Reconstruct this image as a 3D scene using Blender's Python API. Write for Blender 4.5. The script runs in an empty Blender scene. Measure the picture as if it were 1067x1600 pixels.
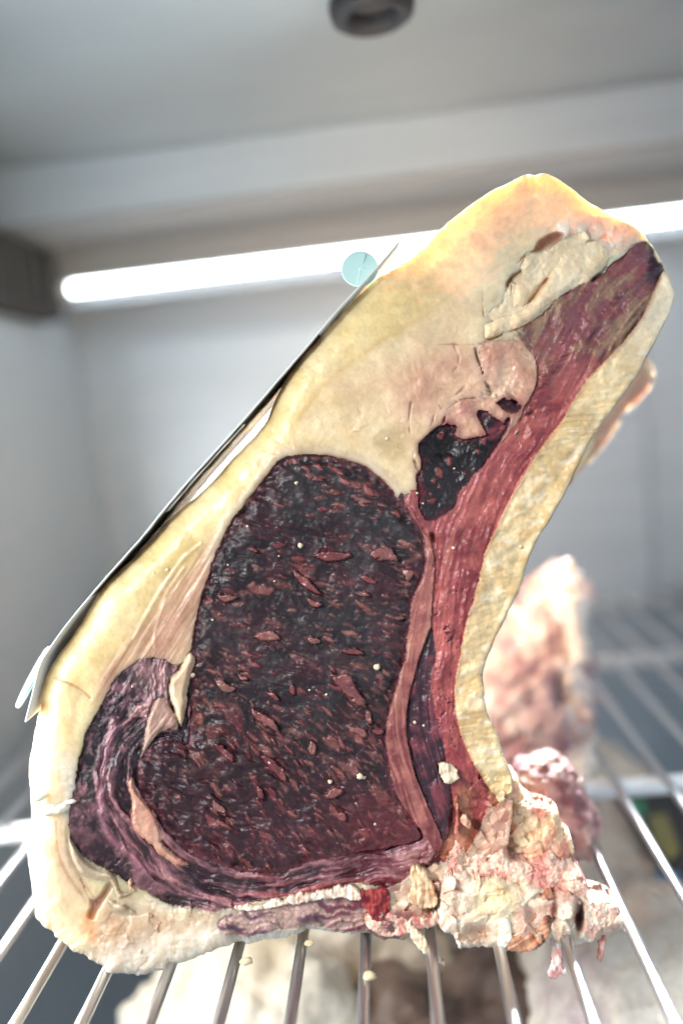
import bpy, math, random
import numpy as np
from mathutils import Vector, Matrix

S = bpy.context.scene
COL = S.collection
rng = np.random.default_rng(7)
random.seed(7)

# ------------------------------------------------------------------ camera
LENS = 28.0
F = 1600 * LENS / 36.0                       # focal length in photo pixels
CAM = np.array([0.0, 0.0, 0.21])             # metres above the wire shelf
_a = np.array([(600 - 533.5) / F, (800 - 620) / F, -1.0])   # the wires vanish at (600, 620)
_dY = _a / np.linalg.norm(_a)
_dX = np.array([1, 0.1, _a[0] + _a[1] * 0.1]); _dX /= np.linalg.norm(_dX)
_dZ = np.cross(_dX, _dY)
MW = np.stack([_dX, _dY, _dZ])               # world = MW @ camera
cam_d = bpy.data.cameras.new('camera')
cam_d.sensor_fit = 'VERTICAL'; cam_d.sensor_height = 36.0; cam_d.sensor_width = 24.0
cam_d.lens = LENS; cam_d.clip_start = 0.01; cam_d.clip_end = 50
cam_d.dof.use_dof = True; cam_d.dof.focus_distance = 0.309; cam_d.dof.aperture_fstop = 1.9
cam = bpy.data.objects.new('camera', cam_d); COL.objects.link(cam)
m4 = Matrix.Identity(4)
for i in range(3):
    for j in range(3): m4[i][j] = MW[i, j]
    m4[i][3] = CAM[i]
cam.matrix_world = m4
S.camera = cam

# ------------------------------------------------------------------ light
world = bpy.data.worlds.new('World'); S.world = world; world.use_nodes = True
bg = world.node_tree.nodes['Background']
bg.inputs[0].default_value = (0.74, 0.88, 1.0, 1); bg.inputs[1].default_value = 0.60
def area(name, loc, target, size, power, color):
    l = bpy.data.lights.new(name, 'AREA'); l.shape = 'DISK'; l.size = size; l.energy = power; l.color = color
    o = bpy.data.objects.new(name, l); COL.objects.link(o); o.location = loc
    o.rotation_euler = (Vector(target) - Vector(loc)).to_track_quat('-Z', 'Y').to_euler()
    return o
area('room_lamp', (-0.72, -0.42, 0.80), (0, .3, .1), 0.45, 25, (1.0, 0.995, 0.985))
sl = area('added_side_fill', (-0.268, 0.335, 0.10), (.2, .335, .12), 0.22, 2.2, (1.0, 0.99, 0.97))  # unseen lamp added by the left wall to brighten the fat rim
LED_STRENGTH = 14.0
S.view_settings.view_transform = 'Standard'; S.view_settings.look = 'None'
S.view_settings.exposure = -0.06; S.view_settings.gamma = 1.0; S.view_settings.use_curve_mapping = False
S.cycles.use_denoising = True
S.cycles.max_bounces = 8

# ------------------------------------------------------------------ mapping helpers
def ray(x, y): return MW @ np.array([(x - 533.5) / F, (800 - y) / F, -1.0])
def onz(x, y, z):
    r = ray(x, y); return CAM + (z - CAM[2]) / r[2] * r
def ony(x, y, Y):
    r = ray(x, y); return CAM + (Y - CAM[1]) / r[1] * r
D0 = 0.310                                    # the cut face stands 31 cm from the lens
PX = D0 / F                                   # metres per photo pixel on the cut face
def P3(u, v, w=0.0):
    """point on the cut face; w in pixels towards the viewer"""
    u, v, w = np.broadcast_arrays(np.asarray(u, float), np.asarray(v, float), np.asarray(w, float))
    k = 1 - w * PX / D0                      # (u, v) is where the point is seen, w how far it stands forward
    c = np.stack([(u - 533.5) * PX * k, (800 - v) * PX * k, -D0 + w * PX], -1)
    return c @ MW.T + CAM
def lin(c):
    c = np.asarray(c, float) / 255.0
    return np.where(c <= 0.04045, c / 12.92, ((c + 0.055) / 1.055) ** 2.4)
def sstep(a, b, x):
    t = np.clip((x - a) / (b - a), 0, 1); return t * t * (3 - 2 * t)
def mix(a, b, t): return a + (b - a) * t[..., None]

# ------------------------------------------------------------------ noise (numpy)
def _h(ix, iy, iz, seed):
    n = (ix.astype(np.int64) * 374761393 + iy.astype(np.int64) * 668265263 + iz.astype(np.int64) * 2147483647 + seed * 1274126177) & 0xffffffff
    n = ((n ^ (n >> 13)) * 1274126177) & 0xffffffff
    n = ((n ^ (n >> 15)) * 2246822519) & 0xffffffff
    return ((n ^ (n >> 16)) & 0xffff) / 65535.0
def vn2(x, y, seed=0):
    ix = np.floor(x); iy = np.floor(y); fx = x - ix; fy = y - iy
    fx = fx * fx * fx * (fx * (fx * 6 - 15) + 10); fy = fy * fy * fy * (fy * (fy * 6 - 15) + 10)
    z = np.zeros_like(ix)
    a = _h(ix, iy, z, seed); b = _h(ix + 1, iy, z, seed); c = _h(ix, iy + 1, z, seed); d = _h(ix + 1, iy + 1, z, seed)
    return (a + (b - a) * fx) * (1 - fy) + (c + (d - c) * fx) * fy
def fbm(x, y, oct=4, seed=0, gain=0.5):
    s = 0; a = 1; t = 0
    for o in range(oct):
        c, sn = math.cos(o * 0.9), math.sin(o * 0.9)
        s = s + a * (vn2((x * c - y * sn) * 2 ** o + o * 17.3, (x * sn + y * c) * 2 ** o + 5.1 * o, seed + o) * 2 - 1); t += a; a *= gain
    return s / t
def vn3(p, seed=0):
    i = np.floor(p); f = p - i; f = f * f * (3 - 2 * f)
    r = 0
    for dx in (0, 1):
        for dy in (0, 1):
            for dz in (0, 1):
                w = (f[:, 0] if dx else 1 - f[:, 0]) * (f[:, 1] if dy else 1 - f[:, 1]) * (f[:, 2] if dz else 1 - f[:, 2])
                r = r + w * _h(i[:, 0] + dx, i[:, 1] + dy, i[:, 2] + dz, seed)
    return r
def fbm3(p, oct=4, seed=0, gain=0.5):
    s = 0; a = 1; t = 0
    for o in range(oct):
        s = s + a * (vn3(p * 2 ** o + 3.7 * o, seed + o) * 2 - 1); t += a; a *= gain
    return s / t
def cells2(x, y, seed=0):
    """Voronoi: F1, F2 and a random value per cell"""
    ix = np.floor(x); iy = np.floor(y)
    f1 = np.full(x.shape, 9.0); f2 = np.full(x.shape, 9.0); cid = np.zeros(x.shape); z = np.zeros_like(ix)
    for dx in (-1, 0, 1):
        for dy in (-1, 0, 1):
            px = ix + dx + _h(ix + dx, iy + dy, z, seed); py = iy + dy + _h(ix + dx, iy + dy, z, seed + 1)
            d = np.hypot(px - x, py - y); c = _h(ix + dx, iy + dy, z, seed + 2)
            nearer = d < f1
            f2 = np.where(nearer, f1, np.minimum(f2, d)); cid = np.where(nearer, c, cid); f1 = np.where(nearer, d, f1)
    return f1, f2, cid

# ------------------------------------------------------------------ objects
def tag(o, label=None, cat=None, group=None, kind=None):
    if label: o['label'] = label
    if cat: o['category'] = cat
    if group: o['group'] = group
    if kind: o['kind'] = kind
    return o
def empty(name, loc, label, cat, group=None):
    o = bpy.data.objects.new(name, None); COL.objects.link(o); o.location = Vector(loc)
    o.empty_display_size = 0.02
    return tag(o, label, cat, group)
def origin_of(p):
    v = np.zeros(3)
    while p is not None:
        v += np.array(p.location); p = p.parent
    return v
def mesh_obj(name, verts, faces, mat, parent=None, col=None, smooth=True):
    """verts in world space; the object keeps its parent's origin"""
    verts = np.asarray(verts, float)
    base = origin_of(parent) if parent is not None else verts.mean(0)
    me = bpy.data.meshes.new(name)
    vv = (verts - base).astype(np.float32)
    if isinstance(faces, np.ndarray): faces = (faces,)
    if isinstance(faces, tuple):
        lv = np.concatenate([f.ravel() for f in faces]).astype(np.int32); cnt = np.concatenate([np.full(len(f), f.shape[1]) for f in faces])
        me.vertices.add(len(vv)); me.vertices.foreach_set('co', vv.ravel())
        me.loops.add(len(lv)); me.loops.foreach_set('vertex_index', lv)
        me.polygons.add(len(cnt)); me.polygons.foreach_set('loop_start', (np.cumsum(cnt) - cnt).astype(np.int32))
        me.update(calc_edges=True)
    else:
        me.from_pydata(vv.tolist(), [], [list(map(int, f)) for f in faces])
    if smooth: me.polygons.foreach_set('use_smooth', np.ones(len(me.polygons), bool))
    if col is not None:
        at = me.color_attributes.new('Col', 'FLOAT_COLOR', 'POINT')
        c4 = np.ones((len(vv), 4), np.float32); c4[:, :3] = np.clip(col, 0, 1)
        at.data.foreach_set('color', c4.ravel())
    me.materials.append(mat)
    o = bpy.data.objects.new(name, me); COL.objects.link(o)
    if parent is not None: o.parent = parent
    else: o.location = Vector(base)
    return o

# ------------------------------------------------------------------ materials
def nodes(m): return m.node_tree.nodes, m.node_tree.links
def meat_mat(name, rough=0.5, sss=0.0, radius=(0.004, 0.002, 0.001), bump=0.3, bscale=900, spec=0.5, coat=0.0, rvar=0.2, grain=0.12, attr=True, color=(.8, .8, .8)):
    m = bpy.data.materials.new(name); m.use_nodes = True; N, L = nodes(m)
    b = N['Principled BSDF']
    tc = N.new('ShaderNodeTexCoord')
    n1 = N.new('ShaderNodeTexNoise'); n1.inputs['Scale'].default_value = bscale; n1.inputs['Detail'].default_value = 5; n1.inputs['Roughness'].default_value = .6
    L.new(tc.outputs['Object'], n1.inputs['Vector'])
    n2 = N.new('ShaderNodeTexNoise'); n2.inputs['Scale'].default_value = bscale * .22; n2.inputs['Detail'].default_value = 4
    L.new(tc.outputs['Object'], n2.inputs['Vector'])
    mr = N.new('ShaderNodeMapRange'); mr.inputs[1].default_value = .3; mr.inputs[2].default_value = .7
    mr.inputs[3].default_value = 1 - grain; mr.inputs[4].default_value = 1 + grain
    L.new(n1.outputs['Fac'], mr.inputs[0])
    mul = N.new('ShaderNodeVectorMath'); mul.operation = 'SCALE'
    if attr:
        a = N.new('ShaderNodeAttribute'); a.attribute_name = 'Col'; L.new(a.outputs['Color'], mul.inputs[0])
    else:
        mul.inputs[0].default_value = color
    L.new(mr.outputs[0], mul.inputs['Scale']); L.new(mul.outputs[0], b.inputs['Base Color'])
    rr = N.new('ShaderNodeMapRange'); rr.inputs[1].default_value = .3; rr.inputs[2].default_value = .7
    rr.inputs[3].default_value = max(.05, rough - rvar); rr.inputs[4].default_value = min(1, rough + rvar)
    L.new(n2.outputs['Fac'], rr.inputs[0]); L.new(rr.outputs[0], b.inputs['Roughness'])
    bp = N.new('ShaderNodeBump'); bp.inputs['Strength'].default_value = bump; bp.inputs['Distance'].default_value = .0006
    L.new(n1.outputs['Fac'], bp.inputs['Height']); L.new(bp.outputs[0], b.inputs['Normal'])
    b.inputs['Specular IOR Level'].default_value = spec
    b.inputs['Coat Weight'].default_value = coat; b.inputs['Coat Roughness'].default_value = .25
    if sss > 0:
        b.inputs['Subsurface Weight'].default_value = sss
        b.inputs['Subsurface Radius'].default_value = radius; b.inputs['Subsurface Scale'].default_value = 1.0
    return m
def plain(name, color, rough=.5, metal=0.0, noise=0.0, nscale=(20, 20, 20), bump=0.0, spec=.5, trans=0.0, emit=None, es=0.0):
    m = bpy.data.materials.new(name); m.use_nodes = True; N, L = nodes(m); b = N['Principled BSDF']
    b.inputs['Metallic'].default_value = metal; b.inputs['Specular IOR Level'].default_value = spec
    tc = N.new('ShaderNodeTexCoord'); mp = N.new('ShaderNodeMapping'); mp.inputs['Scale'].default_value = nscale
    nz = N.new('ShaderNodeTexNoise'); nz.inputs['Scale'].default_value = 1; nz.inputs['Detail'].default_value = 6
    L.new(tc.outputs['Object'], mp.inputs[0]); L.new(mp.outputs[0], nz.inputs['Vector'])
    mr = N.new('ShaderNodeMapRange'); mr.inputs[1].default_value = .3; mr.inputs[2].default_value = .7
    mr.inputs[3].default_value = 1 - noise; mr.inputs[4].default_value = 1 + noise; L.new(nz.outputs['Fac'], mr.inputs[0])
    mu = N.new('ShaderNodeVectorMath'); mu.operation = 'SCALE'; mu.inputs[0].default_value = color
    L.new(mr.outputs[0], mu.inputs['Scale']); L.new(mu.outputs[0], b.inputs['Base Color'])
    r2 = N.new('ShaderNodeMapRange'); r2.inputs[1].default_value = .3; r2.inputs[2].default_value = .7
    r2.inputs[3].default_value = max(.03, rough - noise * .5); r2.inputs[4].default_value = min(1, rough + noise * .5)
    L.new(nz.outputs['Fac'], r2.inputs[0]); L.new(r2.outputs[0], b.inputs['Roughness'])
    if bump:
        bp = N.new('ShaderNodeBump'); bp.inputs['Strength'].default_value = bump; bp.inputs['Distance'].default_value = .001
        L.new(nz.outputs['Fac'], bp.inputs['Height']); L.new(bp.outputs[0], b.inputs['Normal'])
    b.inputs['Transmission Weight'].default_value = trans
    if emit:
        b.inputs['Emission Color'].default_value = (*emit, 1); b.inputs['Emission Strength'].default_value = es
    return m
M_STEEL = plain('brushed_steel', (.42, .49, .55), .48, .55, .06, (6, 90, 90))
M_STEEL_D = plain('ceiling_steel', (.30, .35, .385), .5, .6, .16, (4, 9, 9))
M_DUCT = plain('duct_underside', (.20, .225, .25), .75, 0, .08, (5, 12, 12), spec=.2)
M_WIRE = plain('chromed_wire', (.62, .63, .65), .34, 1.0, .07, (120, 40, 120), .05)
M_BAR = plain('whitened_bar', (.93, .95, .97), .45, .2, .05, (40, 120, 120))  # near-white base stands in for the tube's bright reflection on the bars
M_BLACK = plain('black_rubber', (.014, .016, .021), .6, 0, .2, (60, 60, 60), spec=.2)
M_LED = plain('led_tube_glow', (.9, .9, .9), .4, emit=(.90, .97, 1.0), es=LED_STRENGTH)
M_CAP = plain('tube_cap_plastic', (.75, .75, .74), .4)
M_FAT = meat_mat('aged_fat', .42, .7, (.011, .0092, .0062), .3, 700, .5, 0.2, .15, .05)
M_EYE = meat_mat('dried_crust', .48, 0, bump=.28, bscale=900, spec=.45, coat=.08, rvar=.16, grain=.14)
M_FLECK = meat_mat('marbling', .30, 0, bump=.3, bscale=1300, spec=.6, coat=.4, rvar=.15, grain=.15)
M_DARK = meat_mat('dark_dried_meat', .42, 0, bump=.15, bscale=800, spec=.4, coat=0, rvar=.12, grain=.12)
M_FLAKE = meat_mat('fat_flakes', .45, 0, bump=.2, bscale=700, spec=.45, coat=.1, rvar=.12, grain=.05)
M_CAPM = meat_mat('cap_meat', .40, 0, bump=.4, bscale=1100, spec=.5, coat=.2, rvar=.18, grain=.18)
M_RED = meat_mat('red_meat', .42, .05, (.002, .0008, .0006), .35, 1100, .5, .12, .15, .12)
M_STRIP = meat_mat('membrane', .40, .08, (.003, .002, .001), .3, 600, .5, .15, .15, .07)
M_CRUMBLY = meat_mat('crumbly_fat', .6, .3, (.003, .002, .0014), .5, 1500, .35, 0, .15, .08)
M_FAR = meat_mat('far_meat', .5, 0, bump=.3, bscale=300, spec=.4, attr=True)

# ------------------------------------------------------------------ box / tube helpers
def box(name, lo, hi, mat, parent=None, bevel=0.0):
    lo = np.array(lo, float); hi = np.array(hi, float)
    v = np.array([[x, y, z] for x in (lo[0], hi[0]) for y in (lo[1], hi[1]) for z in (lo[2], hi[2])])
    f = [(0, 1, 3, 2), (4, 6, 7, 5), (0, 4, 5, 1), (2, 3, 7, 6), (0, 2, 6, 4), (1, 5, 7, 3)]
    o = mesh_obj(name, v, f, mat, parent, smooth=False)
    if bevel:
        b = o.modifiers.new('b', 'BEVEL'); b.width = bevel; b.segments = 3
    return o
def tube(pts, rad, seg=10, closed_ends=True):
    pts = np.asarray(pts, float); n = len(pts); rad = np.broadcast_to(np.asarray(rad, float), (n,))
    t = np.gradient(pts, axis=0); t /= np.linalg.norm(t, axis=1)[:, None]
    up = np.array([0, 0, 1.0]) if abs(t[0, 2]) < .9 else np.array([1.0, 0, 0])
    vs = []; 
    for i in range(n):
        a = np.cross(t[i], up); a /= np.linalg.norm(a); b = np.cross(a, t[i])
        for k in range(seg):
            th = 2 * math.pi * k / seg
            vs.append(pts[i] + rad[i] * (math.cos(th) * a + math.sin(th) * b))
    fs = []
    for i in range(n - 1):
        for k in range(seg):
            k2 = (k + 1) % seg
            fs.append((i * seg + k, i * seg + k2, (i + 1) * seg + k2, (i + 1) * seg + k))
    if closed_ends:
        fs.append(tuple(range(seg))[::-1]); fs.append(tuple((n - 1) * seg + k for k in range(seg)))
    return np.array(vs), fs

# ================================================================== THE CABINET (setting)
XL, XR, YB = -0.285, 0.290, 0.765
LEDZ = 0.342
Z_UND = 0.362                                   # underside of the cooling duct at the back
Y_DUCT = onz(533, 292, Z_UND)[1]
Z_CEIL = ony(533, 192, Y_DUCT)[2]
ZB = -0.36
def struct(o): o['kind'] = 'structure'; return o
struct(box('wall_back', (XL - .01, YB, ZB), (XR + .01, YB + .01, Z_CEIL), M_STEEL))
struct(box('wall_left', (XL - .01, .10, ZB), (XL, YB - .0005, Z_CEIL), M_STEEL))
struct(box('wall_right', (XR, .10, ZB), (XR + .01, YB - .0005, Z_CEIL), M_STEEL))
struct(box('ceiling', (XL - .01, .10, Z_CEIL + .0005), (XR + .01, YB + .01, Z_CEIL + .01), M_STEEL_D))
struct(box('floor', (XL - .01, .10, ZB - .011), (XR + .01, YB + .01, ZB - .0005), M_STEEL))
# raised panel of the back wall
pn = struct(box('wall_panel', (XL + .04, YB - .006, -.1), (XR - .05, YB - .0005, LEDZ - .055), M_STEEL, bevel=.004))

duct = empty('cooling_duct', (0, Y_DUCT, Z_UND), 'brushed steel duct box under the ceiling in front of the light tube', 'duct')
box('front_panel', (XL + .001, Y_DUCT, Z_UND + .003), (XR - .001, Y_DUCT + .003, Z_CEIL - .0005), M_STEEL, duct)
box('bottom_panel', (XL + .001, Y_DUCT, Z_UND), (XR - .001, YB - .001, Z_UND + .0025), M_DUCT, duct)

YL = YB - .055
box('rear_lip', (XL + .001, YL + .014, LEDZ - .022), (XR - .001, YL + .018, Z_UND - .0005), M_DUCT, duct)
lt = empty('light_tube', (0, YL, LEDZ), 'glowing white light tube along the top of the back wall', 'light tube')
LEDZ = ony(600, 392, YL)[2]
x0 = ony(112, 447, YL)[0]
v, f = tube([(x0, YL, LEDZ), (XR - .004, YL, LEDZ)], .0045, 16); mesh_obj('tube', v, f, M_LED, lt)
v, f = tube([(x0 - .016, YL, LEDZ), (x0 - .0005, YL, LEDZ)], .0058, 16); mesh_obj('end_cap', v, f, M_CAP, lt)
box('tube_base', (x0 - .016, YL - .0105, LEDZ + .0088), (XR - .004, YL + .0095, Z_UND - .0005), M_DUCT, lt)
box('added_light_shield', (x0 - .016, YL - .0125, LEDZ + .0035), (XR - .004, YL - .0108, Z_UND - .0005), M_DUCT, lt)  # strip added to keep the tube's upward light off the duct underside

ll = bpy.data.lights.new('tube_light', 'AREA'); ll.shape = 'RECTANGLE'; ll.size = .40; ll.size_y = .005; ll.energy = 14.0; ll.color = (.93, .98, 1.0); ll.spread = math.radians(56)
lo = bpy.data.objects.new('tube_light', ll); COL.objects.link(lo); lo.location = (0, YL - .0068, LEDZ - .001); lo.rotation_euler = Vector((0, -1, -.34)).to_track_quat('-Z', 'Y').to_euler()

# dark slotted vent at the top of the left wall
vt = empty('air_vent', (XL, .58, .34), 'dark slotted air vent high on the left cabinet wall', 'vent')
M_VENT = plain('vent_plastic', (.04, .044, .048), .9, 0, .1, (60, 60, 60), spec=.05)
box('housing', (XL + .0005, .50, LEDZ - .030), (XL + .020, .688, Z_UND - .001), M_VENT, vt, .002)
for k in range(7):
    y = .507 + k * .026
    box('slat', (XL + .0205, y, LEDZ - .024), (XL + .0235, y + .010, Z_UND - .006), M_VENT, vt)

# rubber plug in the ceiling
pc = onz(580, 2, Z_CEIL)
pl = empty('ceiling_plug', (pc[0], pc[1], Z_CEIL), 'black rubber ring plug set in the steel ceiling', 'plug')
def lathe(prof, c, seg=48):
    vs = []; n = len(prof)
    for k in range(seg):
        th = 2 * math.pi * k / seg
        for r, z in prof: vs.append((c[0] + r * math.cos(th), c[1] + r * math.sin(th), c[2] + z))
    fs = []
    for k in range(seg):
        for i in range(n - 1):
            a = k * n + i; b = ((k + 1) % seg) * n + i
            fs.append((a, b, b + 1, a + 1))
    return np.array(vs), fs
v, f = lathe([(.0115, .0), (.0115, -.004), (.0135, -.0085), (.0175, -.0095), (.0205, -.0075), (.0215, -.003), (.0215, -.0004)], (pc[0], pc[1], Z_CEIL)); mesh_obj('ring', v, f, M_BLACK, pl)
v, f = lathe([(.0001, -.0012), (.0112, -.0012)], (pc[0], pc[1], Z_CEIL)); mesh_obj('inner_disc', v, f, plain('plug_inner', (.03, .033, .038), .35), pl)

# ------------------------------------------------------------------ wire shelf
RW = 0.0023
sh = empty('wire_shelf', (0, .45, 0), 'chromed wire shelf carrying the large rib of beef', 'shelf')
for k in range(-10, 11):
    x = -0.003 + 0.0257 * k
    yy = np.linspace(.13, YB - .012, 14)
    v, f = tube(np.stack([np.full(14, x), yy, np.full(14, -RW)], 1), RW, 10); mesh_obj('wire', v, f, M_WIRE, sh)
for y in (.225 - .004, .408, .600, YB - .012):
    if y < .3: continue
    v, f = tube([(XL + .022, y, -2 * RW - .0050), (XR - .022, y, -2 * RW - .0050)], .0050, 12); mesh_obj('cross_bar', v, f, M_BAR, sh)
for x in (XL + .02, XR - .02):
    v, f = tube([(x, .13, -2 * RW), (x, YB - .006, -2 * RW)], .004, 12); mesh_obj('side_rail', v, f, M_WIRE, sh)
for (x, nm) in ((XL + .006, 'left'), (XR - .006, 'right')):
    o = box('shelf_runner', (x - .0055, .12, -.022), (x + .0055, YB - .004, -.010), M_STEEL, None, .001)
    tag(o, 'steel runner on the %s wall holding up the wire shelf' % nm, 'runner', 'shelf runners')

# ================================================================== THE RIB OF BEEF
def crop(x0, y0, s, pts): return [(x0 + x / s, y0 + y / s) for x, y in pts]
A = lambda p: crop(640, 250, 2.499, p)
B = lambda p: crop(380, 560, 2.134, p)
C_ = lambda p: crop(0, 880, 2.353, p)
D_ = lambda p: crop(290, 800, 2.481, p)
E_ = lambda p: crop(600, 850, 2.285, p)
F_ = lambda p: crop(500, 1180, 1.882, p)
G_ = lambda p: crop(0, 1250, 1.778, p)
H_ = lambda p: crop(0, 350, 1.524, p)
I_ = lambda p: crop(0, 800, 3.049, p)
J_ = lambda p: crop(700, 250, 2.907, p)
K_ = lambda p: crop(430, 480, 2.6675, p)
L_ = lambda p: crop(80, 1000, 3.334, p)
N_ = lambda p: crop(640, 1160, 2.964, p)

STEP = 1.3
gu = np.arange(34, 1072, STEP); gv = np.arange(258, 1540, STEP)
U, V = np.meshgrid(gu, gv); NV, NU = U.shape
cu = gu[::2]; cv = gv[::2]
def smooth_poly(pts, closed=True, sub=4):
    p = np.array(pts, float); n = len(p); out = []
    rngi = range(n) if closed else range(n - 1)
    for i in rngi:
        if closed: p0, p1, p2, p3 = p[i - 1], p[i], p[(i + 1) % n], p[(i + 2) % n]
        else: p0, p1, p2, p3 = p[max(i - 1, 0)], p[i], p[i + 1], p[min(i + 2, n - 1)]
        for k in range(sub):
            t = k / sub
            out.append(.5 * ((2 * p1) + (-p0 + p2) * t + (2 * p0 - 5 * p1 + 4 * p2 - p3) * t * t + (-p0 + 3 * p1 - 3 * p2 + p3) * t ** 3))
    if not closed: out.append(p[-1])
    return np.array(out)
def facets(x, y, size, tilt, step_, seed):
    """broken flat faces: every cell is a small tilted plane"""
    X = x / size; Y = y / size; ix = np.floor(X); iy = np.floor(Y); best = np.full(X.shape, 9.0); val = np.zeros(X.shape); z = np.zeros_like(ix)
    for dx in (-1, 0, 1):
        for dy in (-1, 0, 1):
            a, b = ix + dx, iy + dy
            ex = X - a - _h(a, b, z, seed); ey = Y - b - _h(a, b, z, seed + 1); d = ex * ex + ey * ey
            nearer = d < best; best = np.where(nearer, d, best)
            val = np.where(nearer, (_h(a, b, z, seed + 2) - .5) * step_ + size * tilt * 2 * (ex * (_h(a, b, z, seed + 3) - .5) + ey * (_h(a, b, z, seed + 4) - .5)), val)
    return val
def sdist(pts, closed=True, margin=70, sub=4, full=False):
    """signed distance (inside > 0 for closed lines; -distance for open ones) over the grid"""
    q = smooth_poly(pts, closed, sub)
    lo = q.min(0) - margin; hi = q.max(0) + margin
    if full: i0, i1, j0, j1 = 0, len(cv), 0, len(cu)
    else:
        i0 = max(0, int((lo[1] - cv[0]) / (2 * STEP))); i1 = min(len(cv), int((hi[1] - cv[0]) / (2 * STEP)) + 2)
        j0 = max(0, int((lo[0] - cu[0]) / (2 * STEP))); j1 = min(len(cu), int((hi[0] - cu[0]) / (2 * STEP)) + 2)
    X, Y = np.meshgrid(cu[j0:j1].astype(np.float32), cv[i0:i1].astype(np.float32))
    d2 = np.full(X.shape, 1e9, np.float32); ins = np.zeros(X.shape, bool)
    n = len(q)
    for i in range(n if closed else n - 1):
        ax, ay = q[i]; bx, by = q[(i + 1) % n]; ex, ey = bx - ax, by - ay; l2 = ex * ex + ey * ey + 1e-9
        wx = X - np.float32(ax); wy = Y - np.float32(ay)
        t = np.clip((wx * np.float32(ex) + wy * np.float32(ey)) / np.float32(l2), 0, 1)
        dx = wx - np.float32(ex) * t; dy = wy - np.float32(ey) * t
        np.minimum(d2, dx * dx + dy * dy, out=d2)
        if closed and ay != by:
            c = ((ay > Y) != (by > Y)) & (X < (bx - ax) * (Y - ay) / (by - ay) + ax)
            ins ^= c
    d = np.sqrt(d2)
    sd = np.where(ins, d, -d) if closed else -d
    out = np.full((len(cv), len(cu)), -float(margin), np.float32); out[i0:i1, j0:j1] = np.maximum(sd, -margin) if not full else sd
    # bilinear upsample to the fine grid
    fi = np.minimum(np.arange(NV) / 2.0, len(cv) - 1.001); fj = np.minimum(np.arange(NU) / 2.0, len(cu) - 1.001)
    a = fi.astype(int); b = fj.astype(int); ta = (fi - a)[:, None]; tb = (fj - b)[None]
    return (out[a][:, b] * (1 - ta) * (1 - tb) + out[a + 1][:, b] * ta * (1 - tb) + out[a][:, b + 1] * (1 - ta) * tb + out[a + 1][:, b + 1] * ta * tb).astype(float)

OUT = (A([(440, 62), (475, 56), (492, 60), (510, 53), (545, 55), (600, 88), (650, 125), (700, 165), (740, 188), (800, 222), (860, 250), (912, 290), (950, 340), (985, 400), (1012, 460), (1029, 510), (1022, 570), (1000, 630), (940, 740), (880, 850), (800, 960), (730, 1060)])
    + [(916, 700), (880, 775)] + E_([(540, 0), (500, 110), (470, 190), (430, 270), (390, 350), (357, 440), (354, 520), (370, 600), (405, 680), (425, 750)])
    + [(800, 1215), (800, 1260), (790, 1330), (745, 1400), (700, 1420)]
    + F_([(345, 450), (335, 500), (270, 525), (250, 538), (190, 540), (140, 520)])
    + G_([(960, 368), (900, 360), (830, 371), (740, 391), (640, 401), (560, 427), (460, 467), (380, 485)])
    + C_([(440, 1510), (370, 1482), (312, 1440), (260, 1418), (200, 1370), (145, 1310), (125, 1230), (110, 1130), (105, 1030), (119, 950), (115, 850), (108, 765), (125, 650), (150, 520)])
    + I_([(175, 930), (200, 830), (240, 740), (310, 640), (370, 560), (420, 470), (480, 370), (560, 290), (640, 220), (740, 110)])
    + H_([(420, 690), (490, 630), (560, 550), (628, 482), (652, 430), (690, 352), (760, 272), (830, 197), (900, 130)]) + A([(0, 392), (120, 272), (210, 198), (300, 130), (380, 93)]))
nz_small = fbm(U / 22, V / 22, 4, 11)
nz_mid = fbm(U / 60, V / 60, 4, 12)
nz_big = fbm(U / 190, V / 190, 3, 13)
nz_fine = fbm(U / 6, V / 6, 3, 14)
SD = sdist(OUT, full=True) + nz_small * 2.0
edge_rag = sstep(1380, 1440, V) * (nz_small * 4 + nz_fine * 1.2)
SD = SD + edge_rag

EYE = (B([(115, 345), (160, 325), (240, 318), (340, 333), (420, 370), (490, 430), (550, 510), (600, 590), (611, 650), (600, 720), (565, 800)])
    + D_([(870, 420), (853, 550), (828, 640), (795, 760), (775, 870), (785, 960), (810, 1080), (850, 1150), (900, 1225)])
    + [(655, 1312), (610, 1324), (560, 1332), (500, 1345), (450, 1360), (400, 1366), (345, 1352), (300, 1335), (262, 1300), (235, 1262)]
    + C_([(520, 850), (505, 780), (520, 720), (580, 665), (640, 655), (690, 665), (695, 600), (703, 480), (703, 340), (712, 250), (742, 120), (772, 30)])
    + D_([(110, 180), (150, 90), (190, 20)]) + B([(0, 490), (60, 418)]))
CAPP = (L_([(430, 125), (500, 95), (545, 90), (600, 100), (640, 125), (690, 110), (720, 60), (745, 60), (745, 500), (900, 700)])
    + [(420, 1180), (500, 1290), (645, 1290), (672, 1318), (683, 1334), (675, 1352), (645, 1366), (606, 1386), (562, 1380)]
    + G_([(930, 246), (830, 264), (700, 287), (600, 308), (540, 300)])
    + L_([(600, 1370), (480, 1300), (400, 1265), (320, 1205), (230, 1170), (150, 1110), (110, 1040), (95, 960), (95, 860), (125, 760), (140, 640), (180, 500), (230, 400), (280, 300), (340, 200)]))
DARK2 = B([(575, 440), (578, 395), (590, 330), (588, 280), (640, 232), (705, 222), (716, 262), (770, 268), (840, 250), (885, 195), (880, 245), (830, 325), (770, 385), (728, 450), (697, 508), (645, 545), (612, 535), (590, 490)])
DARKA = K_([(835, 425), (870, 425), (910, 455), (945, 480), (935, 510), (890, 525), (855, 495), (840, 460)])
DARKB = K_([(915, 395), (960, 385), (1015, 405), (1020, 425), (985, 445), (955, 430), (935, 415)])
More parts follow.
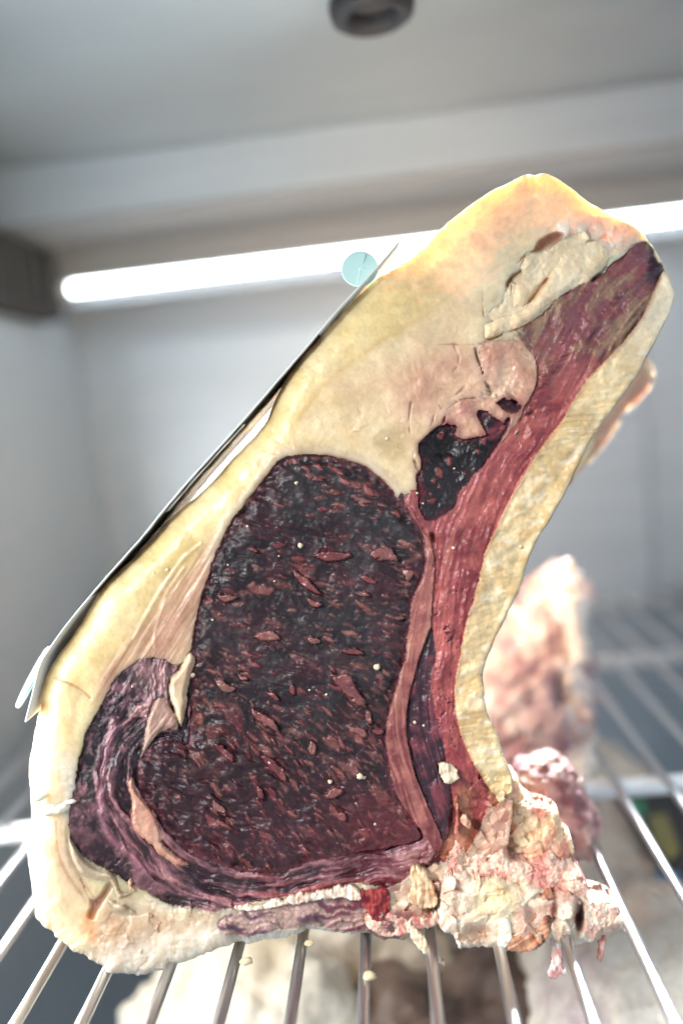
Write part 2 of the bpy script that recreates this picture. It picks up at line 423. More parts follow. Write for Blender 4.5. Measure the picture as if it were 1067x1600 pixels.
PINK2 = K_([(715, 425), (760, 392), (835, 380), (912, 392), (960, 385), (1020, 405), (1000, 470), (960, 500), (950, 525), (900, 552), (840, 548), (768, 556), (758, 505), (712, 480)])
RIB = (A([(900, 318), (850, 355), (780, 405), (745, 450), (650, 492), (560, 550), (500, 612), (440, 645), (455, 700), (500, 760), (505, 850), (470, 950), (425, 1040)])
    + B([(905, 250), (880, 290), (830, 345), (770, 400), (730, 465), (700, 515), (640, 552), (585, 520), (560, 470), (545, 490), (590, 560), (625, 620)])
    + D_([(950, 230), (945, 330), (955, 450), (968, 560), (950, 650), (965, 780), (1000, 900), (1010, 1000)]) + [(705, 1240), (700, 1290), (690, 1335), (730, 1330), (760, 1270), (772, 1235)]
    + E_([(330, 800), (290, 720), (262, 630), (252, 560), (257, 480), (272, 400), (292, 290), (325, 190), (350, 80), (370, 10)])
    + B([(820, 620), (880, 490), (930, 400), (1000, 290)]) + A([(600, 1010), (640, 940), (700, 850), (780, 770), (850, 690), (910, 610), (950, 520), (985, 440), (960, 380), (930, 320)]))
STRIP = (A([(985, 440), (950, 520), (910, 610), (850, 690), (780, 770), (700, 850), (640, 940), (600, 1010)]) + B([(1000, 290), (930, 400), (880, 490), (820, 620)])
    + E_([(370, 10), (350, 80), (325, 190), (292, 290), (272, 400), (257, 480), (252, 560), (262, 630), (290, 720), (330, 800), (380, 880), (430, 900), (500, 830), (470, 740), (450, 600), (450, 440), (550, 200), (620, 0)]) + [(960, 690), (1030, 590), (1075, 470), (1060, 430)])
FASC = (B([(560, 500), (590, 560), (625, 610)]) + D_([(945, 90), (965, 200), (957, 330), (942, 460), (912, 540), (884, 640), (853, 800), (878, 980), (925, 1110), (975, 1220)])
    + [(690, 1310), (680, 1330), (660, 1300)] + D_([(840, 1130), (800, 1030), (775, 900), (780, 800), (820, 660), (850, 520), (870, 400), (895, 290), (930, 180), (905, 120)]) + B([(600, 580), (540, 500)]))
THIN = D_([(953, 450), (968, 560), (950, 650), (965, 780), (1000, 900), (1012, 1010)]) + [(706, 1240), (703, 1290), (692, 1312)] + D_([(975, 1215), (925, 1105), (880, 980), (856, 800), (887, 640), (915, 540)])
WEDGE = L_([(690, 110), (725, 65), (750, 100), (735, 160), (715, 260), (705, 360), (680, 450), (655, 410), (635, 350), (615, 290), (620, 210), (655, 165)])
SEAM = L_([(400, 745), (425, 715), (445, 780), (490, 840), (545, 920), (575, 1000), (590, 1060), (660, 1130), (720, 1170), (650, 1175), (560, 1110), (510, 1060), (450, 1010), (418, 950), (420, 860)])
FLAP = L_([(540, 310), (590, 300), (625, 350), (660, 420), (655, 465), (590, 470), (540, 510), (490, 580), (470, 610), (490, 500), (500, 400)])
PINKB = K_([(838, 168), (880, 148), (990, 138), (1025, 180), (1067, 225), (1080, 300), (1060, 360), (1022, 402), (985, 375), (950, 350), (912, 355), (890, 325), (868, 280), (848, 228)])
FLAKE_A = J_([(165, 748), (250, 705), (335, 682), (395, 605), (445, 545), (515, 442), (545, 402), (610, 372), (660, 362), (718, 402), (722, 466), (650, 538), (560, 588), (480, 640), (420, 702), (350, 742), (250, 788), (172, 808)])
FLAKE_B = J_([(288, 660), (305, 590), (325, 540), (395, 515), (440, 455), (520, 398), (600, 360), (570, 350), (500, 372), (430, 420), (412, 460), (440, 530), (400, 590), (335, 672)])
FLAKE_C = J_([(322, 490), (345, 445), (378, 422), (406, 432), (405, 470), (372, 508), (335, 518)])
FLAKE_D = J_([(232, 660), (262, 612), (282, 612), (280, 655), (262, 694), (228, 696)])
HOLE = J_([(318, 462), (350, 425), (385, 405), (410, 365), (470, 328), (525, 332), (505, 366), (435, 408), (400, 420), (360, 425), (335, 455)])
BOTM = G_([(640, 316), (760, 285), (900, 262), (960, 254), (1030, 262), (1075, 270), (1085, 330), (1060, 372), (960, 366), (890, 352), (800, 360), (700, 378), (640, 376), (600, 345)])
RUST = L_([(150, 1225), (195, 1330), (235, 1345), (295, 1265), (322, 1300), (250, 1400), (222, 1455), (188, 1440), (205, 1370)])
TEND = L_([(92, 1035), (130, 1075), (175, 1145), (235, 1185), (310, 1212), (335, 1245), (365, 1318), (425, 1312), (350, 1345), (312, 1262), (235, 1245), (150, 1210), (108, 1125)])
TEND2 = L_([(298, 1352), (340, 1365), (400, 1395), (445, 1425), (400, 1425), (330, 1398)])
PINKF = I_([(1060, 100), (960, 150), (880, 255), (800, 330), (700, 480), (560, 640), (470, 750), (440, 860), (430, 990), (400, 1080), (520, 1067), (760, 830), (900, 700), (1000, 500), (1060, 300)])

sd = {}
def reg(name, pts, amp=1.5, fine=.8, closed=True):
    sd[name] = sdist(pts, closed) + nz_small * amp + nz_fine * fine
    return sd[name]
for nm, pts, amp, fi in (('cap', CAPP, 3, 1.5), ('eye', EYE, 2.5, 1.0), ('dark2', DARK2, 7, 1.8), ('darkA', DARKA, 7, 1.8), ('darkB', DARKB, 7, 1.8), ('rib', RIB, 3, 1.5), ('strip', STRIP, 2.5, .8),
                         ('fasc', FASC, 1.5, .5), ('thin', THIN, 2, .7), ('wedge', WEDGE, 2.5, .8), ('seam', SEAM, 3.5, 1.4), ('flap', FLAP, 1.5, .5), ('pinkb', PINKB, 2.5, 1.0), ('pink2', PINK2, 3, 1),
                         ('fa', FLAKE_A, 4, 1.0), ('fb', FLAKE_B, 4, 1.0), ('fc', FLAKE_C, 2.5, .6), ('fd', FLAKE_D, 2.5, .6), ('hole', HOLE, 2, .6), ('botm', BOTM, 5, 2), ('rust', RUST, 3, 1), ('tend', TEND, 1.5, .4), ('tend2', TEND2, 1.5, .4), ('pinkf', PINKF, 5, 1)):
    reg(nm, pts, amp, fi)

LAB = np.zeros(U.shape, int)
ORDER = [('cap', 1), ('botm', 12), ('rib', 4), ('pinkb', 11), ('pink2', 21), ('fasc', 6), ('thin', 7), ('eye', 2), ('dark2', 3), ('darkA', 14), ('darkB', 15), ('strip', 5), ('wedge', 8), ('seam', 9), ('flap', 10), ('fa', 16), ('fb', 17), ('fc', 18), ('fd', 19), ('tend', 13), ('tend2', 20)]
for nm, k in ORDER: LAB[(sd[nm] > 0) & (SD > (.2 if nm == 'strip' else 2))] = k

# close thin slivers of fat between neighbouring layers on the rib side
names = ['rib', 'fasc', 'thin', 'eye', 'strip', 'pink2', 'pinkb', 'cap']; kk = np.array([4, 6, 7, 2, 5, 21, 11, 1])
stk = np.stack([sd[n] for n in names]); srt = np.sort(np.concatenate([stk, np.stack([sd[n] for n in ('dark2', 'darkA', 'darkB')])]), 0); am = kk[np.argmax(stk, 0)]
sl_ = (LAB == 0) & (srt[-1] > -9) & (srt[-2] > -16) & (SD > 2) & (U > 540) & ~((U < 700) & (V < 760) & (sd['dark2'] < -3))
sl_ |= (LAB == 0) & (srt[-1] > -8) & (srt[-2] > -12) & (SD > 2) & (U < 540) & (V > 1100) & (V < 1400)
LAB[sl_] = am[sl_]

fst = np.sort(np.stack([sd[n] for n in ('fa', 'fb', 'fc', 'fd')]), 0)
LAB[(LAB == 0) & (fst[-2] > -16) & (fst[-1] > -13) & (sd['hole'] < -1)] = 17

# ---- height (pixels) and colour (linear) over the whole cut face
H = nz_big * 7 + nz_mid * 2.0
ksh = np.clip(sstep(-4, 14, sd['strip']) + sstep(700, 760, U) * sstep(1000, 1100, V), 0, 1)
R = 46.0 - 38 * ksh - 22 * sstep(1400, 1470, V) * (1 - ksh)
rr = np.clip(1 - SD / R, 0, 1)
topH = sstep(520, 430, V) * sstep(600, 660, U)
H -= R * (1.1 - .5 * topH) * (1 - np.sqrt(np.clip(1 - rr * rr, 0, 1)))
# --- fat
yel = lin((228, 200, 138)); crm = lin((240, 220, 182)); bei = lin((226, 192, 152)); pnk = lin((208, 160, 134)); wht = lin((244, 232, 214)); olv = lin((160, 130, 78))
q = nz_mid * .5 + .5
COLF = mix(np.broadcast_to(yel, U.shape + (3,)), crm, np.clip(q * .8 - .1 + .15 * nz_small, 0, 1))
# inner, paler fat past the faint dividing line of the top
line1 = K_([(-40, 640), (60, 515), (130, 420), (230, 300), (330, 222), (420, 155), (540, 82), (640, 20), (760, -80), (900, -190)])
inner = sdist(line1 + [(900, 400), (990, 560), (800, 800), (560, 840), (430, 720)], margin=60)
COLF = mix(COLF, mix(np.broadcast_to(crm, U.shape + (3,)), bei, np.clip(.45 + .8 * nz_mid + .3 * nz_small, 0, 1)), sstep(-14, 18, inner) * .8)
dl = sdist(line1, False, 30)
COLF = mix(COLF, lin((206, 164, 88)), np.exp(-(dl / 3.5) ** 2) * .55)
# greener fat on the left shoulder of the top, creamier at the very top
COLF = mix(COLF, lin((208, 180, 116)), sstep(-.2, .5, fbm(U / 80, V / 80, 3, 31)) * sstep(600, 480, U) * sstep(1000, 850, V) * .7)
COLF = mix(COLF, lin((244, 226, 190)), sstep(620, 760, U) * sstep(540, 400, V) * .75)
# pink crackled fat above the dark inner muscle
ck = np.exp(-(((U - 700) / 95) ** 2 + ((V - 610) / 75) ** 2) ** 1.5)
COLF = mix(COLF, mix(np.broadcast_to(lin((226, 186, 152)), U.shape + (3,)), pnk, np.clip(.5 + nz_small * .9 + .5 * nz_mid, 0, 1)), np.clip(ck * 1.25 + .25 * nz_small * ck, 0, 1))
f1, f2, cid = cells2(U / 34 + .45 * fbm(U / 26, V / 26, 3, 41), V / 30 + .45 * fbm(U / 26, V / 26, 3, 42), 5)
crk = np.exp(-((f2 - f1) / .035) ** 2) * sstep(.25, .7, ck) * sstep(.35, .6, fbm(U / 50, V / 50, 2, 43) * .5 + .5)
H -= crk * .7; H += (cid - .5) * 1.0 * ck + nz_small * 2.5 * ck
COLF = mix(COLF, lin((168, 110, 84)), crk * .15)
f1b, f2b, cidb = cells2(U / 15 + .6 * nz_small, V / 13 + .6 * nz_mid, 9)
flk = np.exp(-(((U - 600) / 110) ** 2 + ((V - 672) / 40) ** 2) ** 1.5)
H += (cidb - .5) * 2.4 * flk * sstep(-.2, .3, nz_small); COLF = mix(COLF, lin((238, 212, 176)), flk * sstep(.55, .8, cidb) * .6)
OL = sdist(K_([(480, 470), (548, 488), (562, 540), (572, 600), (560, 640), (520, 650), (470, 640), (420, 605), (385, 590), (390, 560), (430, 530)])) + nz_small * 12 + nz_mid * 16 + nz_fine * 1.5 - 3
COLF = mix(COLF, olv * (1 + .12 * nz_small[..., None]), sstep(-14, 18, OL + nz_small * 4) * .5); H -= 2.0 * sstep(-14, 16, OL)
# pink fat seam left of the eye, with long fibres
ang = math.radians(-58)
pp = U * math.cos(ang) + V * math.sin(ang); qq = -U * math.sin(ang) + V * math.cos(ang)
fib = fbm(pp / 120, qq / 9, 4, 51)
wp = sstep(-8, 22, sd['pinkf'])
COLF = mix(COLF, mix(np.broadcast_to(lin((211, 168, 136)), U.shape + (3,)), lin((182, 128, 112)), np.clip(.5 + fib, 0, 1)), wp * .85)
H += fib * 3.0 * wp
for ln in (I_([(880, 265), (800, 380), (760, 500), (735, 600), (740, 640)]), I_([(960, 150), (860, 240), (740, 420), (640, 600)])):
    dd = sdist(ln, False, 20) + nz_small * 1.2; H += 2.2 * np.exp(-(dd / 3.0) ** 2); COLF = mix(COLF, lin((222, 184, 158)), np.exp(-(dd / 2.5) ** 2) * .6)
# bottom left: layered pinkish rind, crumbly floor
bl = sstep(1180, 1300, V) * sstep(190, 90, U)
COLF = mix(COLF, lin((238, 210, 180)), bl * .6)
for off in (2, 17):
    dd = sdist([(88 + off, 1285), (90 + off, 1330), (103 + off, 1362), (124 + off, 1392), (140 + off, 1415)], False, 24) + nz_small * 4 + nz_mid * 5
    H -= 1.6 * np.exp(-(dd / 2.2) ** 2); COLF = mix(COLF, lin((206, 154, 126)), np.exp(-(dd / 4.5) ** 2) * .5)
crum = sstep(1385, 1415, V) * sstep(120, 170, U) * sstep(420, 340, U)
f1c, f2c, cidc = cells2(U / 13 + .7 * nz_small, V / 11 + .7 * nz_mid, 21)
H += crum * (facets(U + nz_small * 16, V + nz_mid * 16, 34, .12, 2, 21) + nz_small * 3)
COLF = mix(COLF, mix(np.broadcast_to(lin((240, 218, 192)), U.shape + (3,)), lin((200, 156, 124)), np.clip(.4 + nz_mid + nz_small * .8, 0, 1)), crum * .8)
low = sstep(1455, 1490, V + (U - 200) * .22 + nz_small * 10)
COLF = mix(COLF, lin((246, 226, 204)), low * .8)
rag = sstep(1410, 1470, V + (U - 200) * .2); H += rag * (nz_fine * .5 + nz_small * 2)
w = sstep(-2, 6, sd['rust']); COLF = mix(COLF, lin((138, 66, 36)), w * .85); H -= 8 * w
dd = sdist(L_([(190, 1440), (200, 1500), (215, 1540)]), False, 30) + nz_small * 4; COLF = mix(COLF, lin((214, 138, 78)), np.exp(-(dd / 10) ** 2) * .7)
# left edge chips and white scrape
dd = sdist(L_([(20, 192), (60, 210), (120, 236), (170, 266), (206, 300)]), False, 20) + nz_small * 1.5
H -= 3.5 * np.exp(-(dd / 1.8) ** 2); COLF = mix(COLF, lin((170, 120, 56)), np.exp(-(dd / 2.2) ** 2) * .7)
dd = sdist([(100, 1190), (112, 1230), (108, 1255)], False, 50); COLF = mix(COLF, wht, np.exp(-(dd / 18) ** 2) * .75); H += fbm(U / 14, V / 5, 3, 77) * 2.5 * np.exp(-(dd / 16) ** 2)
# deep orange hollow under the flakes at the top
w = sstep(-1.5, 4, sd['hole']); H -= 16 * w; COLF = mix(COLF, mix(np.broadcast_to(lin((214, 122, 60)), U.shape + (3,)), lin((150, 70, 36)), sstep(0, 9, sd['hole'])), w * .95)
# tongue of pinkish fat between eye and inner muscle, pale rim above the eye
rimE = np.exp(-((sd['eye'] + 7) / 7) ** 2) * sstep(900, 860, V)
COLF = mix(COLF, lin((205, 176, 156)), rimE * .75); H += rimE * 2.5
# creases along the top fat near the flakes
crF = fbm((U * .77 - V * .64) / 55, (U * .64 + V * .77) / 5, 3, 91)
wt = sstep(700, 780, U) * sstep(580, 500, V) * (LAB == 0)
H += crF * 1.3 * wt
H += nz_small * .8 + nz_fine * .25

mess = sstep(556, 590, U) * sstep(1372, 1392, V) * sstep(720, 690, U)
mess = np.maximum(mess, sstep(635, 660, U) * sstep(1322, 1340, V) * sstep(745, 720, U))
COLF = mix(COLF, mix(mix(np.broadcast_to(lin((236, 206, 176)), U.shape + (3,)), lin((196, 140, 116)), np.clip(.4 + 1.3 * nz_small, 0, 1)), lin((118, 32, 42)), sstep(.05, .35, nz_mid + .4 * nz_small)), mess * .9); H += mess * (facets(U + nz_small * 8, V, 18, .5, 8, 29) + nz_small * 3)
cav = sstep(715, 745, U) * sstep(1195, 1225, V)
COLF = mix(COLF, mix(np.broadcast_to(lin((230, 190, 166)), U.shape + (3,)), lin((196, 128, 112)), np.clip(.5 + nz_small * 1.2, 0, 1)), cav * .9); H += cav * (facets(U + nz_small * 5, V, 13, .6, 5, 27) - 8)
COLR = COLF.copy()
def paint(k, colr): COLR[LAB == k] = colr[LAB == k]
full = lambda c: np.broadcast_to(lin(c), U.shape + (3,))

tipw = np.exp(-(((U - 925) / 62) ** 2 + ((V - 362) / 34) ** 2) ** 1.5) * np.isin(LAB, (0, 16, 17))
H += tipw * (facets(U + nz_small * 8, V + nz_mid * 8, 17, .4, 6, 31) + nz_small * 2); COLR = mix(COLR, mix(full((250, 238, 222)), lin((232, 196, 172)), np.clip(.35 + 1.2 * nz_small, 0, 1)), tipw * .8)
# --- nubs of fat at the tip
for (x, y, r, hgt) in [(800, 345, 70, 8), (705, 300, 55, 6), (650, 310, 60, 5), (720, 385, 34, 4)]:
    (cx, cy), = J_([(x, y)]); r = r / 2.907
    d = np.hypot(U - cx, (V - cy) * 1.15) / r + nz_small * .35
    b = np.sqrt(np.clip(1 - d * d, 0, 1)); m = b > 0
    H += b * hgt; COLR = mix(COLR, lin((236, 206, 182)), (m & (LAB == 0)) * (.75 * sstep(0, .6, b))); 
(cx, cy), = J_([(525, 312)])
d = np.hypot(U - cx, (V - cy) * .8) / 11 + nz_small * .6; b = np.sqrt(np.clip(1 - d * d, 0, 1)); H += b * 7; COLR = mix(COLR, wht, sstep(0, .3, b))

# --- eye muscle
wE = sstep(0, 9, sd['eye'])
th = math.radians(20)
pp = U * math.cos(th) + V * math.sin(th); qq = -U * math.sin(th) + V * math.cos(th)
warp = nz_mid * 14
fibE = fbm(pp / 20, (qq + warp) / 3.4, 3, 61); fibE2 = fbm(pp / 34, (qq + warp) / 8, 3, 62)
film = sstep(-.1, .5, fbm(U / 70, V / 70, 3, 63) + .25 - ((U - 480) / 230) ** 2 * .5 - ((V - 900) / 240) ** 2 * .35)
cE = mix(full((27, 14, 20)), lin((42, 36, 39)), np.clip(film * .9 + .3 * fibE2, 0, 1))
cE = mix(cE, lin((72, 28, 38)), sstep(-.1, .5, fbm(U / 60, V / 45, 3, 67)) * .4); cE = mix(cE, lin((62, 24, 33)), np.clip(sstep(1080, 1330, V) * .5 + sstep(-.1, .7, fibE2) * .35, 0, 1))
FM = np.zeros(U.shape); FID = np.zeros(U.shape); FLH = np.zeros(U.shape)
def stamp(cx, cy, l, w_, a, seed, strength=1.0, store=None):
    r = l * 1.25 + 3
    j0 = max(0, int((cx - r - gu[0]) / STEP)); j1 = min(NU, int((cx + r - gu[0]) / STEP) + 2)
    i0 = max(0, int((cy - r - gv[0]) / STEP)); i1 = min(NV, int((cy + r - gv[0]) / STEP) + 2)
    if i1 <= i0 or j1 <= j0: return
    x = U[i0:i1, j0:j1] - cx; y = V[i0:i1, j0:j1] - cy
    p = x * math.cos(a) + y * math.sin(a); qv = -x * math.sin(a) + y * math.cos(a)
    qv = qv + .35 * w_ * np.sin(p / l * 2.2 + seed) + w_ * .4 * nz_small[i0:i1, j0:j1] + .25 * w_ * nz_fine[i0:i1, j0:j1]
    e = 1 - (np.abs(qv) / w_) ** 1.3 - (p / l) ** 2
    m = sstep(-.05, .6, e) * strength
    m = np.where(e > -.05, m, 0); up = m > FM[i0:i1, j0:j1]
    FM[i0:i1, j0:j1] = np.where(up, m, FM[i0:i1, j0:j1]); FID[i0:i1, j0:j1] = np.where(up & (m > 0), seed % 1.0, FID[i0:i1, j0:j1])
    if store is not None: store[i0:i1, j0:j1] = np.maximum(store[i0:i1, j0:j1], e)
def ang_at(cx, cy): return math.radians(14 + 32 * min(1, max(0, (cy - 950) / 250)) + rng.normal(0, 6) - (10 if cx > 600 else 0) * (cy > 1100))
dn = fbm(U / 55, V / 55, 2, 141)
for i in range(2100):
    cx = rng.uniform(200, 675); cy = rng.uniform(705, 1365)
    dens = .45 + .35 * (cx > 480) + .4 * (cy > 1050) + .3 * math.sin(cx / 37 + cy / 61)
    dens *= .55 + 1.6 * max(0, dn[int((cy - gv[0]) / STEP), int((cx - gu[0]) / STEP)] + .25)
    if rng.random() > dens: continue
    l = rng.gamma(1.5, 3.4) + 2.6; stamp(cx, cy, l, max(1.3, l * rng.uniform(.22, .42)), ang_at(cx, cy), rng.uniform(0, 50), rng.uniform(.25, .85) * min(1, .5 + l / 18))
BIG = [(570, 170, 170, 45, 8), (770, 172, 130, 62, 18), (708, 262, 80, 30, 15), (470, 272, 175, 32, 38), (165, 328, 92, 36, 10), (318, 485, 112, 42, 14), (630, 690, 210, 74, 42), (712, 795, 66, 30, 62), (155, 670, 104, 38, 24),
       (312, 805, 160, 44, 46), (345, 992, 160, 48, 52), (150, 932, 120, 40, 36), (292, 1085, 66, 30, 50), (130, 1145, 76, 30, 42), (575, 1095, 84, 48, 0), (672, 855, 84, 36, 22), (492, 915, 66, 36, 65), (500, 350, 76, 30, 20), (500, 495, 62, 30, 20), (650, 545, 104, 28, 12),
       (340, 715, 70, 26, 30), (415, 690, 50, 26, 60), (225, 640, 50, 24, 30), (830, 412, 44, 22, 15), (855, 245, 56, 40, 70), (265, 148, 40, 22, 5), (610, 1180, 50, 30, 60), (750, 850, 60, 26, 20), (690, 320, 60, 20, 15)]
BIGL = []
for i, (x, y, l, w_, a) in enumerate(BIG):
    (cx, cy), = D_([(x, y)]); st = np.full(U.shape, -1.0)
    stamp(cx, cy, l / 2.481 / 2, w_ / 2.481 / 2 * 1.05, math.radians(a), i * 1.37, 1.0, st); BIGL.append(st)
for (x, y, l, w_, a) in [(160, 340, 45, 14, 25), (250, 365, 40, 12, 25), (310, 375, 60, 16, 30), (210, 370, 36, 12, 30), (420, 440, 50, 22, 50), (480, 400, 34, 12, 45), (510, 520, 34, 14, 50), (340, 410, 44, 14, 30)]:   # flecks along the top rim
    (cx, cy), = B([(x, y)]); stamp(cx, cy, l / 2.134 / 1.6, w_ / 2.134 / 1.4, math.radians(a), x * .31)
FM *= wE
cFl = mix(full((126, 66, 64)), lin((152, 98, 88)), np.clip(FID, 0, 1)); cFl = mix(cFl, lin((120, 48, 54)), sstep(-.1, .5, nz_mid))
cE = mix(cE, cFl, FM * .92)
cE = mix(cE, lin((104, 48, 58)), np.exp(-((sd['eye'] - 2) / 4) ** 2) * .6); cE = mix(cE, lin((104, 36, 42)), sstep(1200, 1320, V + nz_small * 30) * sstep(470, 600, U + nz_mid * 60) * .6)
redL = np.exp(-(((U - 318) / 26) ** 2 + ((V - 1120) / 70) ** 2)); cE = mix(cE, lin((118, 56, 44)), redL * sstep(-.2, .3, nz_small) * .75)
big25 = fbm(pp / 24, (qq + warp) / 12, 2, 68); sheen = np.clip(sstep(1060, 1180, V) * sstep(470, 330, U) + np.exp(-((sd['eye'] - 14) / 18) ** 2) * sstep(900, 800, V) + .7 * sstep(1150, 1250, V), 0, 1)
hE = -4 + 7 * sstep(0, 26, sd['eye']) + fibE * .5 * (1 - .6 * film) + fibE2 * 2.0 + big25 * (1.5 + 3.5 * sheen) + FM * (3.4 + 2.2 * np.sin(FID * 6)) - np.exp(-((FM - .3) / .2) ** 2) * 1.6 * (FM > .02) + nz_fine * .35 + nz_small * 1.2
m = LAB == 2; H[m] += hE[m]; paint(2, cE)
RSH = np.exp(-((sd['eye'] - 12) / 16) ** 2)                            # pitted rim of the eye
H[m] += (fbm(U / 14, V / 11, 2, 66) * 4 * RSH)[m]
for i, st in enumerate(BIGL):
    LAB[(st > .05) & (LAB == 2) & (sd['eye'] > 4)] = 100 + i
for i in range(len(BIGL)):
    m = LAB == 100 + i
    H[m] += 4.6 * sstep(0, .4, BIGL[i][m]) + 1.2 * nz_small[m]; COLR[m] = cE[m] * (.9 + .35 * nz_small[m][:, None])

# --- cap muscle: layers running round the eye
dE = -sd['eye']
arc = np.arctan2(V - 1120, U - 430) * 260
lay = fbm(arc / 85, (dE + nz_mid * 10) / 7, 4, 71); lay2 = fbm(arc / 40, (dE + nz_mid * 12) / 14, 3, 72)
mot = fbm(U / 13, V / 16, 4, 73)
lowc = sstep(1230, 1330, V)
cC = mix(full((46, 20, 30)), lin((164, 108, 114)), sstep(-.25, .35, lay * .75 + lay2 * .5 + .1 * mot))
cC = mix(cC, lin((34, 22, 28)), sstep(.0, .25, mot + .3 * fbm(arc / 22, dE / 9, 3, 74)) * .85 * (1 - .8 * lowc))
cC = mix(cC, lin((150, 62, 60)), lowc * sstep(.05, .45, lay) * sstep(300, 420, U) * .8)
cC = mix(cC, lin((96, 20, 32)), lowc * sstep(480, 600, U) * .6)
cC = mix(cC, lin((188, 140, 134)), sstep(.35, .6, lay2 + .3 * lay) * .55)
mot2 = fbm(U / 7, V / 9, 3, 75); cC = mix(cC, lin((150, 104, 112)), sstep(.15, .45, mot2 + .3 * lay) * .55 * (1 - .5 * lowc)); cC = mix(cC, lin((30, 18, 24)), sstep(.1, .4, -mot2) * .5 * (1 - .6 * lowc))
ridge = sdist(L_([(330, 420), (310, 520), (285, 620), (265, 700), (262, 780), (270, 900), (300, 1010), (370, 1080), (450, 1150), (520, 1210)]), False, 30) + nz_small * 3
cC = mix(cC, lin((158, 104, 116)), np.exp(-(ridge / 6.5) ** 2) * .8)
grayt = np.exp(-(((U - 245) / 26) ** 2 + ((V - 1055) / 30) ** 2)); cC = mix(cC, lin((166, 124, 122)), grayt * .7)
m = LAB == 1
H[m] += (-2 + lay * 7 + lay2 * 5 + mot * 3.5 * (1 - lowc) + 4 * np.exp(-(ridge / 5) ** 2) - 7 * lowc * sstep(480, 600, U) + nz_fine * .5)[m]; paint(1, cC)

# --- red rib band
ax = smooth_poly([(1000, 400), (930, 470), (870, 570), (830, 650), (770, 740), (735, 830), (712, 930), (693, 1030), (690, 1130), (715, 1220), (740, 1290)], False, 6)
tx = np.interp(V, ax[:, 1], np.gradient(ax[:, 0]) / np.gradient(ax[:, 1]))
xc = np.interp(V, ax[:, 1], ax[:, 0]); across = (U - xc) / np.sqrt(1 + tx ** 2); along = V * np.sqrt(1 + tx ** 2)
fr = fbm(along / 46, (across + nz_mid * 8) / 6, 4, 81); fr2 = fbm(along / 90, across / 16 + nz_mid, 3, 82)
cR = mix(full((170, 88, 82)), lin((122, 46, 52)), np.clip(.5 + fr * .8 + nz_mid * .8 + nz_small * .8, 0, 1))
cR = mix(cR, lin((192, 116, 102)), sstep(.15, .6, fr2 + .3 * nz_small) * .5)
cR = mix(cR, lin((124, 36, 46)), sstep(1000, 1180, V) * .45)
upk = sstep(620, 520, V)
cU = mix(full((134, 78, 78)), lin((148, 116, 90)), sstep(-.15, .25, nz_mid * .8 + nz_small * .5 - across * .004)); cU = mix(cU, lin((96, 44, 56)), sstep(0, .45, fr + .4 * nz_small) * .6)
cU = mix(cU, lin((132, 62, 74)), sstep(30, 6, np.abs(across + 4 + nz_mid * 34 + nz_small * 14)) * np.clip(.75 + fr, 0, 1) * .9)
cU = mix(cU, lin((120, 66, 78)), sstep(960, 1000, U + nz_small * 12) * sstep(420, 400, V) * .9)
cU = mix(cU, lin((60, 24, 38)), sstep(.12, .4, fbm(along / 40, across / 8, 3, 83)) * sstep(-4, 10, across) * .95)
cU = mix(cU, lin((172, 140, 108)), sstep(.15, .5, fbm(along / 50, across / 10, 3, 94)) * .6)
cU = mix(cU, lin((52, 18, 38)), sstep(1008, 1016, U + (V - 410) * .1 + nz_small * 4) * sstep(460, 430, V))
cR = mix(cR, cU, upk)
stri = fbm((U * .35 + V * .94) / 3.2 + nz_mid * 2, (U * .94 - V * .35) / 16, 3, 84)          # short cross fibres
ws = np.exp(-(((along * 0 + V - 590) / 70) ** 2)) * sstep(26, 4, np.abs(across + 3))
cR = mix(cR, lin((92, 30, 40)), sstep(.1, .5, stri) * ws * .8); cR = mix(cR, lin((206, 136, 110)), sstep(.15, .5, -stri) * ws * sstep(600, 650, V) * .7)
f1p, f2p, cidp = cells2(U / 9.0 + .8 * nz_small, V / 6.0 + .8 * nz_mid, 33)
pit = sstep(.22, .10, f1p) * sstep(.78, .84, cidp) * .8 + sstep(.32, .5, fbm(U / 5, V / 3.6, 2, 133)) * sstep(.1, .4, fbm(U / 26, V / 22, 2, 134))
pit = np.clip(pit, 0, 1) * sstep(820, 900, V) * sstep(1240, 1180, V) * sstep(-.1, .25, nz_small + .1)
cR = mix(cR, lin((84, 22, 30)), pit * .8)
m = LAB == 4
H[m] += (-2 + fr * 1.8 + fr2 * 2.5 + nz_small * 3.4 + nz_mid * 2 + stri * 3.0 * ws - pit * 4 + upk * nz_small * 3 - 10 * sstep(1215, 1270, V))[m]; paint(4, cR)
m = (LAB == 4) & (V > 1205)
COLR[m] = mix(COLR, lin((178, 116, 84)), sstep(1205, 1260, V + nz_small * 20) * sstep(-.3, .3, nz_small) * .8)[m]

# --- yellow inner strip of the rib
sx = sd['strip']; rid = fbm(along / 15 + across / 45 + nz_small * .3, across / 50, 3, 85)
cS = mix(full((218, 184, 130)), lin((238, 214, 174)), np.clip(.5 + rid * .7 + nz_mid * .4, 0, 1))
cS = mix(cS, lin((196, 158, 100)), sstep(0, .4, nz_mid + .5 * nz_small) * .6); cS = mix(cS, lin((244, 230, 206)), sstep(.25, .5, fbm(along / 9, across / 22, 3, 95)) * .5); cS = mix(cS, lin((240, 226, 200)), sstep(620, 470, V) * .6)
cS = mix(cS, lin((235, 222, 200)), sstep(.4, .6, fbm(U / 16, V / 9, 3, 86)) * sstep(840, 900, V) * sstep(960, 920, V) * .9)
cS = mix(cS, lin((176, 128, 82)), np.exp(-((sx - 1) / 3.5) ** 2) * .7 * (SD > 10))
m = LAB == 5
H[m] += (3 + rid * 2.6 + nz_small * 4.0 + nz_mid * 4 - .16 * np.clip(sx, 0, 60))[m]; paint(5, cS)
